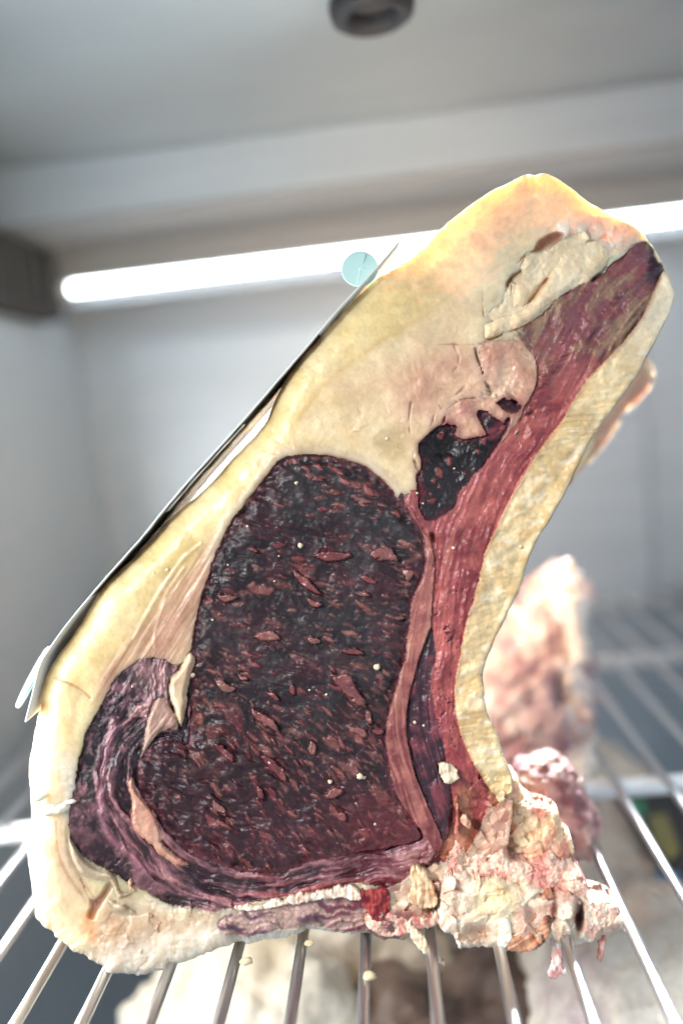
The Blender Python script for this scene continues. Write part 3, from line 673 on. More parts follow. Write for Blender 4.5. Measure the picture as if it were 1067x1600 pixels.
# --- thin layers between eye and rib
lf = fbm(V / 70, (across + nz_small * 2) / 3.2, 3, 87)
cF = mix(full((164, 100, 90)), lin((120, 54, 58)), np.clip(.5 + lf * .2 + nz_small * .7 + nz_mid * .7, 0, 1)); cF = mix(cF, lin((186, 132, 110)), sstep(.15, .5, fbm(V / 60, across / 7, 3, 88)) * .55)
cF = mix(cF, lin((96, 30, 40)), sstep(1020, 1200, V) * sstep(-.4, .2, lf + .5 * nz_small) * .75)
m = LAB == 6; H[m] += (2 + lf * .7 + nz_small * 2.6 + nz_mid * 2 - 3 * sstep(1150, 1290, V))[m]; paint(6, cF)
cT = mix(full((50, 22, 34)), lin((116, 52, 62)), sstep(-.1, .6, lf * .5 + nz_small * .7)); m = LAB == 7; H[m] += (-5 + lf * 1.6 + nz_small * 3)[m]; paint(7, cT)
# --- dark inner muscle and its islands
gr = fbm(U / 4.5, V / 4.5, 2, 89)
cD = mix(full((17, 9, 13)), lin((36, 30, 34)), sstep(710, 750, V + nz_small * 10)); cD = mix(cD, lin((132, 62, 64)), sstep(.40, .6, fbm(U / 16, V / 20, 3, 90)) * .8)
cD = mix(cD, lin((104, 24, 40)), sstep(668, 652, U + nz_small * 8) * sstep(720, 760, V) * .8)
m = LAB == 3; H[m] += (-6 - 9 * np.exp(-(((U - 690) / 26) ** 2 + ((V - 695) / 24) ** 2)) + 8 * sstep(0, 10, 0 - sd['dark2']) + gr * 1.0 + nz_small * 3 + 2.5 * sstep(.42, .55, fbm(U / 16, V / 20, 3, 90)))[m]; paint(3, cD)
for k in (14, 15):
    m = LAB == k; H[m] += (-9 + nz_small * 3)[m]; paint(k, mix(full((32, 12, 24)), lin((84, 34, 50)), sstep(.1, .5, nz_small)))
# --- pink block, seams, flap, tendons, flakes
m = LAB == 11; H[m] += (1 + nz_small * 4 + nz_mid * 4)[m]; paint(11, mix(COLF, mix(full((212, 172, 146)), lin((182, 122, 104)), np.clip(.5 + 1.2 * nz_mid + .9 * nz_small, 0, 1)), np.full(U.shape, .8)))
m = LAB == 21; H[m] += (nz_small * 3)[m]; paint(21, mix(COLF, mix(full((200, 152, 126)), lin((164, 98, 92)), np.clip(.5 + nz_mid + 1.0 * nz_small, 0, 1)), np.full(U.shape, .85)))
m = LAB == 8; H[m] += (2 + 7 * sstep(0, 9, sd['wedge']))[m]; paint(8, mix(full((232, 206, 170)), lin((206, 164, 130)), np.clip(.5 + nz_mid + .6 * nz_small, 0, 1)))
m = LAB == 9; H[m] += (1 + 5 * sstep(0, 6, sd['seam']) + nz_small * 2)[m]; paint(9, mix(full((212, 164, 136)), lin((176, 116, 102)), np.clip(.5 + nz_small + .6 * nz_mid, 0, 1)))
ff = fbm((U * .5 - V * .86) / 40, (U * .86 + V * .5) / 5, 3, 92)
m = LAB == 10; H[m] += (-1 + ff * 3 + 4 * sstep(0, 8, sd['flap']))[m]; paint(10, mix(full((196, 162, 140)), lin((158, 114, 104)), np.clip(.5 + ff, 0, 1)))
for k, nm in ((13, 'tend'), (20, 'tend2')):
    m = LAB == k; H[m] += (2 + 6 * sstep(0, 6, sd[nm]) + nz_small)[m]; paint(k, mix(full((188, 168, 140)), lin((160, 138, 112)), np.clip(.5 + nz_small, 0, 1)))
for k, nm, hh in ((16, 'fa', 6), (17, 'fb', 3), (18, 'fc', 6), (19, 'fd', 4)):
    m = LAB == k; H[m] += (hh * sstep(0, 12, sd[nm]) + nz_mid * 5 + nz_small * 3)[m]; paint(k, mix(COLF, mix(full((246, 226, 192)), lin((232, 198, 154)), np.clip(.4 + nz_mid + .8 * nz_small, 0, 1)), np.full(U.shape, .85)))
fb_ = fbm((U + V * .1) / 42, (V - U * .02 + nz_mid * 24 + nz_small * 5) / 8, 4, 93)
cB = mix(full((182, 148, 136)), lin((100, 62, 78)), sstep(-.1, .4, fb_)); cB = mix(cB, lin((108, 22, 40)), sstep(470, 540, U + nz_small * 14) * sstep(-.3, .2, fb_) * .75); cB = mix(cB, lin((232, 206, 182)), sstep(10, 2, sd['botm']) * sstep(1430, 1400, V) * .8)
m = LAB == 12; H[m] += (fb_ * 5 + nz_small * 3)[m]; paint(12, cB)

for nm, c_, w_, a_ in (('dark2', (140, 66, 70), 8, .65), ('darkA', (128, 56, 62), 6, .6), ('darkB', (128, 56, 62), 6, .6)):
    d = sd[nm] + nz_small * 5
    COLR = mix(COLR, lin(c_), np.exp(-(np.clip(-d, 0, 99) / w_) ** 2) * (sd[nm] < 0) * a_)
    COLR = mix(COLR, lin((92, 32, 44)), np.exp(-(d / 5) ** 2) * (sd[nm] >= 0) * .7)
# --- cracks cut across everything
CR = [(K_([(833, 168), (840, 210), (860, 262), (876, 312), (900, 362)]), 2.0, 9, (70, 24, 34)), (K_([(630, 160), (720, 156), (840, 154), (900, 130), (1000, 96), (1067, 66)]), 1.3, 4, (150, 88, 64)),
      (K_([(745, 160), (762, 210), (756, 250), (738, 272)]), 1.1, 3.5, (140, 80, 60)), (K_([(668, 328), (710, 356), (742, 372), (790, 330)]), 1.2, 4, (136, 78, 60)), (K_([(692, 368), (674, 390), (690, 420), (714, 432), (700, 482)]), 1.9, 7, (80, 36, 38)),
      (K_([(718, 416), (760, 390), (832, 380)]), 1.2, 4, (120, 66, 54)), (K_([(662, 450), (650, 495)]), 1.4, 5, (110, 66, 48)), (K_([(566, 400), (556, 480), (574, 590), (578, 640), (600, 700)]), 1.1, 4, (130, 84, 60)),
      (K_([(868, 0), (864, 30), (882, 52)]), 1.0, 3.5, (150, 96, 70)), (K_([(758, 80), (770, 140)]), 1.0, 3, (160, 108, 80)), (J_([(320, 462), (270, 488)]), 1.2, 5, (140, 84, 50)), (J_([(268, 600), (272, 560), (300, 522), (322, 508)]), 3.2, 12, (110, 60, 30)),
      (J_([(288, 570), (282, 668)]), 1.4, 6, (150, 94, 56)), (J_([(330, 672), (382, 630), (422, 570), (452, 540)]), 2.2, 8, (200, 140, 90)), (J_([(160, 600), (155, 680), (180, 725)]), 1.1, 3.5, (180, 130, 92)), (J_([(655, 545), (700, 505), (725, 470), (745, 440), (790, 408), (860, 378)]), 2.6, 9, (66, 34, 36)),
      (J_([(450, 760), (460, 720), (440, 690)]), 1.2, 3, (110, 70, 54)), (D_([(955, 90), (965, 150), (955, 230)]), 2.6, 9, (86, 16, 24)), (K_([(600, 700), (590, 660), (580, 640)]), 1.6, 5, (120, 40, 44)), (K_([(1010, 480), (1030, 460), (1067, 430)]), 4, 8, (90, 24, 40)),
      (L_([(700, 130), (640, 180), (612, 240), (618, 300), (640, 370), (665, 430), (690, 530), (730, 610)]), 1.8, 7, (50, 22, 32)), (K_([(960, 350), (985, 375), (1000, 395)]), 2.5, 6, (70, 26, 40))]
cn1 = np.clip(.75 + fbm(U / 16, V / 16, 2, 143), .25, 1.6); cn2 = sstep(-.55, -.1, fbm(U / 22, V / 22, 2, 142))
for pts, w_, dep, c in CR:
    d = sdist(pts, False, 24) + nz_small * 1.6 + nz_fine * .6
    g = np.exp(-(d / (w_ * cn1)) ** 2) * cn2; H -= dep * g; COLR = mix(COLR, lin(c), np.clip(g * 1.1, 0, 1) * .85)
# grooves where the layers meet
gn = sstep(-.25, .35, fbm(U / 40, V / 40, 2, 131))
for nm, g, w_ in (('eye', 1.3, 2.4), ('cap', 1, 2.4), ('rib', .8, 2.4), ('strip', .8, 2.4), ('thin', 1, 2), ('fa', 1.5, 2), ('fb', 1.5, 2), ('fc', 1.5, 1.6), ('wedge', 2, 2), ('tend', 1.5, 2), ('dark2', 2, 2.5)):
    H -= g * np.exp(-(sd[nm] / w_) ** 2) * gn

def blur(a, k):
    ker = np.exp(-np.linspace(-2, 2, 2 * k + 1) ** 2); ker /= ker.sum()
    p = np.pad(a, ((k, k), (0, 0), (0, 0)), 'edge'); a = sum(ker[i] * p[i:i + a.shape[0]] for i in range(2 * k + 1))
    p = np.pad(a, ((0, 0), (k, k), (0, 0)), 'edge'); return sum(ker[i] * p[:, i:i + a.shape[1]] for i in range(2 * k + 1))
COLR = blur(COLR, 2) * .75 + COLR * .25
soft = np.isin(LAB, (0, 8, 9, 10, 11, 13, 16, 17, 18, 19, 20, 21)).astype(float)[..., None]
soft = blur(soft, 3) ** 2
COLR = COLR + (blur(blur(COLR, 6), 6) - COLR) * soft * .8
v1 = fbm(U / 9, V / 9, 4, 121); v2 = fbm(U / 34, V / 34, 4, 122)
COLR = COLR * (1 + (.13 * v1 + .16 * v2)[..., None] * np.array([.8, 1.0, 1.15]))
# ---- split into parts
base_pt = onz(480, 1490, 0.0)
roast = empty('rib_of_beef', (base_pt[0], base_pt[1], 0.0), 'large dry aged rib of beef with dark cut face and yellow fat', 'beef rib')
inside = SD > 0
cell_in = inside[:-1, :-1] & inside[1:, :-1] & inside[:-1, 1:] & inside[1:, 1:]
cl = LAB[:-1, :-1]
VI = np.arange(NV * NU).reshape(NV, NU)
def quads(mask):
    i, j = np.nonzero(mask)
    return np.stack([VI[i, j], VI[i + 1, j], VI[i + 1, j + 1], VI[i, j + 1]], 1)
def bedges(mask):
    """directed boundary edges of a set of cells (cells wind counter-clockwise to the viewer)"""
    P = np.pad(mask, 1)
    out = []
    i, j = np.nonzero(mask & ~P[1:-1, :-2]); out.append(np.stack([VI[i, j], VI[i + 1, j]], 1))
    i, j = np.nonzero(mask & ~P[2:, 1:-1]); out.append(np.stack([VI[i + 1, j], VI[i + 1, j + 1]], 1))
    i, j = np.nonzero(mask & ~P[1:-1, 2:]); out.append(np.stack([VI[i + 1, j + 1], VI[i, j + 1]], 1))
    i, j = np.nonzero(mask & ~P[:-2, 1:-1]); out.append(np.stack([VI[i, j + 1], VI[i, j]], 1))
    return np.concatenate(out)
flatU, flatV, flatH = U.ravel(), V.ravel(), H.ravel().copy()
flatC = COLR.reshape(-1, 3)
def slab(name, k, mat, parent, thick=10):
    mask = (cl == k) & cell_in
    if mask.sum() < 3: return None
    f = quads(mask); e = bedges(mask); ids = np.unique(f)
    re = np.full(NV * NU, -1); re[ids] = np.arange(len(ids)); n = len(ids)
    front = P3(flatU[ids], flatV[ids], flatH[ids]); back = P3(flatU[ids], flatV[ids], flatH[ids] - thick)
    fr = re[f]; bk = fr[:, ::-1] + n; e = re[e]
    side = np.stack([e[:, 1], e[:, 0], e[:, 0] + n, e[:, 1] + n], 1)
    return mesh_obj(name, np.concatenate([front, back]), np.concatenate([fr, bk, side]), mat, parent, np.concatenate([flatC[ids]] * 2))

# base body: all the fat, the rim, the back of the joint
nonfat = (cl > 0) & cell_in
P_ = np.pad(nonfat, 1)
deep = P_[:-1, :-1] & P_[1:, :-1] & P_[:-1, 1:] & P_[1:, 1:]
bH = np.where(deep, H - 15, H).ravel()
f = quads(cell_in)
# keep only the largest connected patch: drop stray cells
e = bedges(cell_in)
gy, gx = np.gradient(SD, STEP); gl = np.hypot(gx, gy) + 1e-6; gx = (gx / gl).ravel(); gy = (gy / gl).ravel()
bu, bv = flatU.copy(), flatV.copy()
bi = np.unique(e); mv = np.clip(SD.ravel()[bi], 0, 2); bu[bi] -= gx[bi] * mv; bv[bi] -= gy[bi] * mv
ids = np.unique(f); re = np.full(NV * NU, -1); re[ids] = np.arange(len(ids)); n = len(ids)
verts = [P3(bu[ids], bv[ids], bH[ids])]; cols = [flatC[ids]]; faces = [re[f]]
ring_prev = re[bi]; nb = len(bi); rmap = np.full(NV * NU, -1); rmap[bi] = np.arange(nb)
e2 = rmap[e]; start = n
f0 = P3(bu[bi], bv[bi], bH[bi])
outx, outy = -gx[bi], -gy[bi]
sgx = np.convolve(outx, np.ones(1), 'same')
DEPTH = .085
for r in range(1, 13):
    t = r / 12
    leftk = sstep(640, 560, bu[bi]) * sstep(1120, 1000, bv[bi])
    topk = sstep(520, 430, bv[bi])
    bul = 7 * math.sin(t * math.pi) * (1 - leftk) * (1 - topk) - leftk * 40 * t - topk * 130 * min(1, t * 2.6) * (1 - leftk) - 60 * max(0, t - .75) ** 2 * 16 * .25
    rk = sstep(690, 760, bu[bi]) * sstep(400, 460, bv[bi]); bul = bul * (1 - rk) - 14 * min(1, t * 3) * rk
    ln = (1 + .8 * rk) * fbm(bu[bi] / 45 + 3 * t, bv[bi] / 45 - 4 * t, 3, 101) * 8 * min(1, t * 4)
    shift = 152 * t ** 1.1 * sstep(700, 900, bu[bi]) * sstep(420, 600, bv[bi]) * sstep(980, 700, bv[bi])
    p = P3(bu[bi] + outx * (bul + ln) + shift, bv[bi] + outy * (bul + ln), bH[bi])
    p = p + np.array([0, 1.0, 0]) * DEPTH * t
    p[:, 2] = np.maximum(p[:, 2], .0004)
    verts.append(p)
    tone = mix(np.broadcast_to(lin((236, 206, 150)), (nb, 3)), lin((206, 150, 116)), np.clip(.4 + fbm(bu[bi] / 30 + 9 * t, bv[bi] / 30, 3, 102) + .5 * sstep(.2, .5, np.full(nb, t)) * sstep(800, 950, bu[bi]), 0, 1))
    cols.append(tone if r > 1 else (flatC[bi] + tone) / 2)
    cur = np.arange(start, start + nb)
    faces.append(np.stack([ring_prev[e2[:, 1]], ring_prev[e2[:, 0]], cur[e2[:, 0]], cur[e2[:, 1]]], 1))
    ring_prev = cur; start += nb
# back cap: fan to one point
ctr = verts[-1].mean(0)[None]; verts.append(ctr); cols.append(np.array([lin((206, 160, 130))]))
faces.append(np.stack([ring_prev[e2[:, 1]], ring_prev[e2[:, 0]], np.full(len(e2), start), np.full(len(e2), start)], 1))
allf = np.concatenate(faces[:-1]); vv = np.concatenate(verts); cc = np.concatenate(cols)
fan = faces[-1][:, :3]
fat = mesh_obj('fat_cap', vv, (allf, fan), M_FAT, roast, cc)

PARTS = {1: ('cap_muscle', M_CAPM), 2: ('eye_muscle', M_EYE), 3: ('inner_muscle', M_DARK), 4: ('rib_meat', M_RED), 5: ('rib_membrane', M_STRIP), 6: ('sinew_layer', M_RED), 7: ('thin_muscle', M_CAPM),
         8: ('seam_fat', M_STRIP), 9: ('seam_fat', M_STRIP), 10: ('tendon_flap', M_STRIP), 11: ('pink_fat', M_STRIP), 21: ('pink_fat', M_STRIP), 12: ('lower_flap', M_CAPM), 13: ('tendon', M_STRIP), 14: ('dark_pocket', M_DARK), 15: ('dark_pocket', M_DARK),
         16: ('fat_flake', M_FLAKE), 17: ('fat_flake', M_FLAKE), 18: ('fat_flake', M_FLAKE), 19: ('fat_flake', M_FLAKE), 20: ('tendon', M_STRIP)}
eye = None
for k, (nm, mt) in PARTS.items():
    o = slab(nm, k, mt, roast)
    if k == 2: eye = o; eye['label'] = 'near black dried eye muscle with red marbling flecks'
for i in range(len(BIG)): slab('marbling_fleck', 100 + i, M_FLECK, eye)

# ------------------------------------------------------------------ lumpy solids
def ico(sub=2):
    import bmesh
    bm = bmesh.new(); bmesh.ops.create_icosphere(bm, subdivisions=sub, radius=1)
    v = np.array([x.co[:] for x in bm.verts]); f = np.array([[x.index for x in q.verts] for q in bm.faces]); bm.free(); return v, f
ICO2 = ico(2); ICO3 = ico(3)
def cells3(p, seed):
    i = np.floor(p); best = np.full(len(p), 9.0); val = np.zeros(len(p))
    for dx in (-1, 0, 1):
        for dy in (-1, 0, 1):
            for dz in (-1, 0, 1):
                a, b, c = i[:, 0] + dx, i[:, 1] + dy, i[:, 2] + dz
                d = (a + _h(a, b, c, seed) - p[:, 0]) ** 2 + (b + _h(a, b, c, seed + 1) - p[:, 1]) ** 2 + (c + _h(a, b, c, seed + 2) - p[:, 2]) ** 2
                nearer = d < best; best = np.where(nearer, d, best); val = np.where(nearer, _h(a, b, c, seed + 3), val)
    return val
def lump(name, blobs, mat, parent, colf, voxel, disp=(), seed=0, squash=None):
    """blobs: (centre xyz m, radii m or (rx,ry,rz)); union by voxel remesh, then displaced and coloured by 3-D noise"""
    vs = []; fs = []; o0 = 0
    iv, jf = ICO3
    for c, r in blobs:
        vs.append(iv * np.broadcast_to(np.asarray(r, float), 3) + np.asarray(c)); fs.append(jf + o0); o0 += len(iv)
    vs = np.concatenate(vs); fs = np.concatenate(fs)
    me = bpy.data.meshes.new('tmp'); me.from_pydata(vs.tolist(), [], fs.tolist())
    ob = bpy.data.objects.new('tmp', me); COL.objects.link(ob)
    md = ob.modifiers.new('r', 'REMESH'); md.mode = 'VOXEL'; md.voxel_size = voxel
    dg = bpy.context.evaluated_depsgraph_get(); ev = ob.evaluated_get(dg); m2 = bpy.data.meshes.new_from_object(ev)
    n = len(m2.vertices); p = np.zeros(n * 3, np.float32); m2.vertices.foreach_get('co', p); p = p.reshape(-1, 3).astype(float)
    nr = np.zeros(n * 3, np.float32); m2.vertices.foreach_get('normal', nr); nr = nr.reshape(-1, 3).astype(float)
    lt_ = np.zeros(len(m2.polygons), np.int32); m2.polygons.foreach_get('loop_total', lt_); ls_ = np.zeros(len(m2.polygons), np.int32); m2.polygons.foreach_get('loop_start', ls_)
    vi_ = np.zeros(len(m2.loops), np.int32); m2.loops.foreach_get('vertex_index', vi_)
    fc = tuple(vi_[ls_[lt_ == c][:, None] + np.arange(c)[None]] for c in (3, 4) if (lt_ == c).any())
    bpy.data.objects.remove(ob); bpy.data.meshes.remove(me); bpy.data.meshes.remove(m2)
    for k, (sc, amp, oc) in enumerate(disp):
        if oc < 0:                                   # crumbled plates
            p = p + nr * ((cells3(p / sc + .5 * fbm3(p / sc, 2, seed + 3)[:, None], seed + 10 * k) - .5) * amp)[:, None]
        else:
            nn = fbm3(p / sc, oc, seed + 10 * k); p = p + nr * ((nn + .6 * (.25 - np.abs(fbm3(p / sc * 1.7 + 4, oc, seed + 10 * k + 5)))) * amp)[:, None]
    o = mesh_obj(name, p, fc, mat, parent, colf(p, nr))
    return o
def cramp(c0, c1, t): return lin(c0) + (lin(c1) - lin(c0)) * np.clip(t, 0, 1)[:, None]

# ragged backbone end, lower right
def bone_col(p, n):
    a = fbm3(p / .007, 4, 201) ; b = fbm3(p / .016, 3, 205)
    c = cramp((250, 236, 214), (238, 210, 176), .5 + 1.3 * a)
    c = mix(c, lin((220, 160, 146)), sstep(.12, .4, b + .4 * a) * .7)
    c = mix(c, lin((240, 214, 150)), sstep(.1, .4, -b + .2 * a) * .4)
    return c
def pinkcrumb(p, n):
    a = fbm3(p / .0026, 3, 211) + .4 * fbm3(p / .009, 2, 212); b = fbm3(p / .012, 3, 215)
    c = cramp((226, 176, 156), (244, 222, 198), .55 + 1.4 * a)
    c = mix(c, lin((206, 142, 126)), sstep(-.1, .3, b) * .6)
    return mix(c, lin((168, 84, 84)), sstep(.2, .5, b + .5 * a) * .7)
def Q(lst): return [(P3(u, v, w), np.array(r) * PX) for u, v, w, r in lst]
def relief(name, poly, hfun, colfun, mat, thick=40, rag=(3, 1.2), rim=16, step=1.2, sub=3):
    q_ = smooth_poly(poly, True, sub); lo_ = q_.min(0) - 8; hi_ = q_.max(0) + 8
    u_, v_ = np.meshgrid(np.arange(lo_[0], hi_[0], step), np.arange(lo_[1], hi_[1], step))
    d2 = np.full(u_.shape, 1e9); ins = np.zeros(u_.shape, bool); n = len(q_)
    for i in range(n):
        (ax_, ay_), (bx_, by_) = q_[i], q_[(i + 1) % n]; ex, ey = bx_ - ax_, by_ - ay_
        t = np.clip(((u_ - ax_) * ex + (v_ - ay_) * ey) / (ex * ex + ey * ey + 1e-9), 0, 1)
        d2 = np.minimum(d2, (u_ - ax_ - ex * t) ** 2 + (v_ - ay_ - ey * t) ** 2)
        if ay_ != by_: ins ^= ((ay_ > v_) != (by_ > v_)) & (u_ < ex * (v_ - ay_) / (by_ - ay_) + ax_)
    d = np.where(ins, np.sqrt(d2), -np.sqrt(d2)) + fbm(u_ / 14, v_ / 14, 3, 611) * rag[0] + fbm(u_ / 4, v_ / 4, 2, 612) * rag[1]
    r_ = np.clip(1 - d / rim, 0, 1)
    h_ = hfun(u_, v_, d) - rim * (1 - np.sqrt(np.clip(1 - r_ * r_, 0, 1)))
    ok = d > 0; c_ = ok[:-1, :-1] & ok[1:, :-1] & ok[:-1, 1:] & ok[1:, 1:]
    idx = np.arange(u_.size).reshape(u_.shape); i, j = np.nonzero(c_)
    f_ = np.stack([idx[i, j], idx[i + 1, j], idx[i + 1, j + 1], idx[i, j + 1]], 1)
    P = np.pad(c_, 1); es = []
    i, j = np.nonzero(c_ & ~P[1:-1, :-2]); es.append(np.stack([idx[i, j], idx[i + 1, j]], 1))
    i, j = np.nonzero(c_ & ~P[2:, 1:-1]); es.append(np.stack([idx[i + 1, j], idx[i + 1, j + 1]], 1))
    i, j = np.nonzero(c_ & ~P[1:-1, 2:]); es.append(np.stack([idx[i + 1, j + 1], idx[i, j + 1]], 1))
    i, j = np.nonzero(c_ & ~P[:-2, 1:-1]); es.append(np.stack([idx[i, j + 1], idx[i, j]], 1))
    es = np.concatenate(es); ids = np.unique(f_); re_ = np.full(u_.size, -1); re_[ids] = np.arange(len(ids)); n = len(ids)
    uu, vv_, hh = u_.ravel()[ids], v_.ravel()[ids], h_.ravel()[ids]
    front = P3(uu, vv_, hh); back = P3(uu, vv_, hh) + np.array([0, 1.0, 0]) * thick * PX
    back[:, 2] = np.maximum(back[:, 2], front[:, 2].min()); f_ = re_[f_]; es = re_[es]
    c = colfun(u_, v_, d).reshape(-1, 3)[ids]
    return mesh_obj(name, np.concatenate([front, back]), np.concatenate([f_, f_[:, ::-1] + n, np.stack([es[:, 1], es[:, 0], es[:, 0] + n, es[:, 1] + n], 1)]), mat, roast, np.concatenate([c, c]))
FL = lambda c, u: np.broadcast_to(lin(c), u.shape + (3,))
def gblob(u, v, cx, cy, rx, ry): return np.exp(-(((u - cx) / rx) ** 2 + ((v - cy) / ry) ** 2) ** 1.4)
# tan hollow mass and torn pink meat above the backbone end
def h_tan(u, v, d):
    return -34 + .10 * (v - 1290) + 10 * fbm(u / 30, v / 30, 3, 621) + facets(u + 6 * fbm(u / 14, v / 14, 2, 622), v, 24, .36, 7, 623) + facets(u, v + 4 * fbm(u / 8, v / 8, 2, 624), 10, .3, 2.2, 625) - 16 * gblob(u, v, 728, 1262, 18, 26)
def c_tan(u, v, d):
    a = fbm(u / 16, v / 16, 4, 626); b = fbm(u / 30, v / 30, 3, 627)
    c = mix(FL((240, 214, 176), u), lin((214, 166, 130)), np.clip(.4 + a * 1.3, 0, 1)); c = mix(c, lin((206, 128, 112)), sstep(.1, .4, b + .3 * a) * .7)
    return mix(c, lin((166, 118, 86)), sstep(765, 735, u + 20 * a) * .7)
relief('torn_meat', N_([(215, 265), (260, 235), (330, 235), (400, 262), (440, 290), (420, 220), (440, 170), (475, 150), (512, 200), (545, 275), (625, 295), (690, 335), (730, 420), (760, 500), (700, 560), (560, 560), (470, 510), (420, 480), (300, 480), (250, 420), (228, 340)]), h_tan, c_tan, M_CRUMBLY, 36, (5, .8), 24)
def h_pink(u, v, d):
    k = np.clip((v - 1300) / 90, 0, 1)
    return -16 + 20 * k + 8 * fbm(u / 26, v / 26, 3, 631) + facets(u + 5 * fbm(u / 12, v / 12, 2, 632), v, 18, .36, 5, 633) + facets(u, v, 7, .35, 1.8, 634) + 1.4 * fbm(u / 4, v / 4, 2, 635) - 10 * gblob(u, v, 806, 1332, 16, 12)
def c_pink(u, v, d):
    a = fbm(u / 7, v / 7, 4, 636); b = fbm(u / 28, v / 28, 3, 637)
    c = mix(FL((228, 176, 156), u), lin((246, 220, 196)), np.clip(.45 + 1.4 * a, 0, 1)); c = mix(c, lin((184, 100, 96)), sstep(.05, .45, b + .5 * a) * .75)
    c = mix(c, lin((150, 64, 72)), sstep(705, 690, u + 8 * a) * .6); return mix(c, lin((150, 92, 74)), gblob(u, v, 806, 1332, 18, 14) * .8)
relief('torn_meat', N_([(120, 700), (110, 620), (150, 570), (190, 440), (240, 430), (300, 485), (430, 470), (480, 530), (560, 545), (640, 500), (720, 560), (790, 600), (820, 665), (800, 720), (640, 720), (470, 690), (300, 680), (170, 720)]), h_pink, c_pink, M_CRUMBLY, 40, (5, .8), 24)
def h_bone(u, v, d):
    k = np.clip((u - 860) / 120, 0, 1)
    h = 24 - 40 * k + 12 * fbm(u / 46, v / 46, 3, 641) + facets(u + 8 * fbm(u / 20, v / 20, 2, 642), v + 8 * fbm(u / 20, v / 20, 2, 643), 36, .34, 9, 644) + facets(u + 4 * fbm(u / 9, v / 9, 2, 645), v, 13, .26, 2.2, 646) + .9 * fbm(u / 5, v / 5, 3, 647)
    h -= 18 * gblob(u, v, 746, 1460, 24, 15) + 22 * gblob(u, v, 904, 1432, 7, 26) - 9 * gblob(u, v, 775, 1405, 26, 26)
    return h + facets(u, v, 6, .6, 2.4, 648) * sstep(905, 925, u)
def c_bone(u, v, d):
    a = fbm(u / 12, v / 12, 4, 651); b = fbm(u / 34, v / 34, 3, 652)
    c = mix(FL((236, 220, 198), u), lin((216, 180, 152)), np.clip(.4 + 1.2 * a, 0, 1)); c = mix(c, lin((242, 216, 150)), gblob(u, v, 775, 1405, 34, 34) * .55)
    c = mix(c, lin((218, 160, 144)), sstep(.1, .4, b + .4 * a) * .6); c = mix(c, lin((190, 146, 116)), gblob(u, v, 746, 1460, 26, 16) * .8)  # tan patch in the lower hollow: its shade put into the colour
    c = mix(c, lin((228, 184, 168)), sstep(905, 925, u) * np.clip(.6 + a, 0, 1) * .8); c = mix(c, lin((74, 24, 18)), gblob(u, v, 904, 1430, 8, 26) * .97)
    return mix(c, lin((96, 24, 24)), gblob(u + 3 * a, v, 866, 1420, 5, 24) * .9)
relief('backbone_end', N_([(150, 650), (180, 612), (250, 605), (330, 640), (400, 612), (470, 640), (560, 660), (640, 685), (700, 680), (760, 690), (830, 706), (900, 728), (948, 750), (972, 800), (1005, 830), (1000, 856), (968, 872), (930, 892), (880, 912), (830, 922), (770, 940), (705, 930), (655, 905), (620, 940), (560, 966), (480, 970), (432, 970), (400, 958), (330, 948), (270, 962), (230, 950), (203, 900), (155, 882), (140, 840), (138, 760)]), h_bone, c_bone, M_CRUMBLY, 46, (5, .8), 26)
def h_sl(u, v, d): return 26 + 10 * fbm(u / 20, v / 20, 2, 661) + 3 * fbm((u * .8 - v * .5) / 26, (u * .5 + v * .8) / 5, 3, 662)
def c_sl(u, v, d):
    a = fbm((u * .5 + v * .85) / 26, (u * .85 - v * .5) / 6, 3, 663); c = mix(FL((214, 158, 122), u), lin((168, 98, 66)), np.clip(.5 + a, 0, 1))
    return mix(c, lin((60, 22, 22)), np.clip(gblob(u, v, 858, 1425, 7, 30) + sstep(.2, .4, fbm(u / 8, v / 8, 3, 664)) * sstep(826, 846, u), 0, 1) * .9)
relief('bone_splinter', N_([(608, 705), (640, 698), (664, 712), (655, 780), (662, 850), (635, 915), (585, 962), (500, 972), (440, 958), (475, 905), (535, 850), (572, 775)]), h_sl, c_sl, M_STRIP, 40, (2, .8), 7)
relief('bone_splinter', N_([(408, 822), (455, 812), (472, 860), (474, 910), (448, 955), (425, 972), (402, 950), (412, 890)]), lambda u, v, d: 30 + 4 * fbm(u / 12, v / 12, 2, 671), lambda u, v, d: mix(FL((252, 244, 228), u), lin((238, 220, 188)), np.clip(.4 + fbm(u / 9, v / 9, 3, 672), 0, 1)), M_CRUMBLY, 30, (1.5, .6), 6)
relief('bone_splinter', N_([(690, 850), (720, 812), (765, 838), (755, 872), (715, 888)]), lambda u, v, d: 16 + 4 * fbm(u / 12, v / 12, 2, 673), lambda u, v, d: mix(FL((252, 242, 222), u), lin((238, 220, 188)), np.clip(.4 + fbm(u / 9, v / 9, 3, 674), 0, 1)), M_CRUMBLY, 30, (1.5, .6), 6)
def redcol(p, n): return mix(cramp((202, 164, 160), (128, 84, 94), .5 + 1.5 * fbm3(p / .007, 3, 221)), lin((236, 208, 194)), sstep(.1, .4, fbm3(p / .006, 3, 225)) * .8)
lump('torn_meat', Q([(870, 1262, -260, 62), (892, 1292, -260, 50), (845, 1235, -260, 66), (905, 1316, -250, 32), (830, 1290, -260, 66), (850, 1340, -220, 50)]), M_CRUMBLY, roast, redcol, .0011, ((.010, .004, 3), (.004, .0030, 3), (.0018, .0012, 3)), 340)
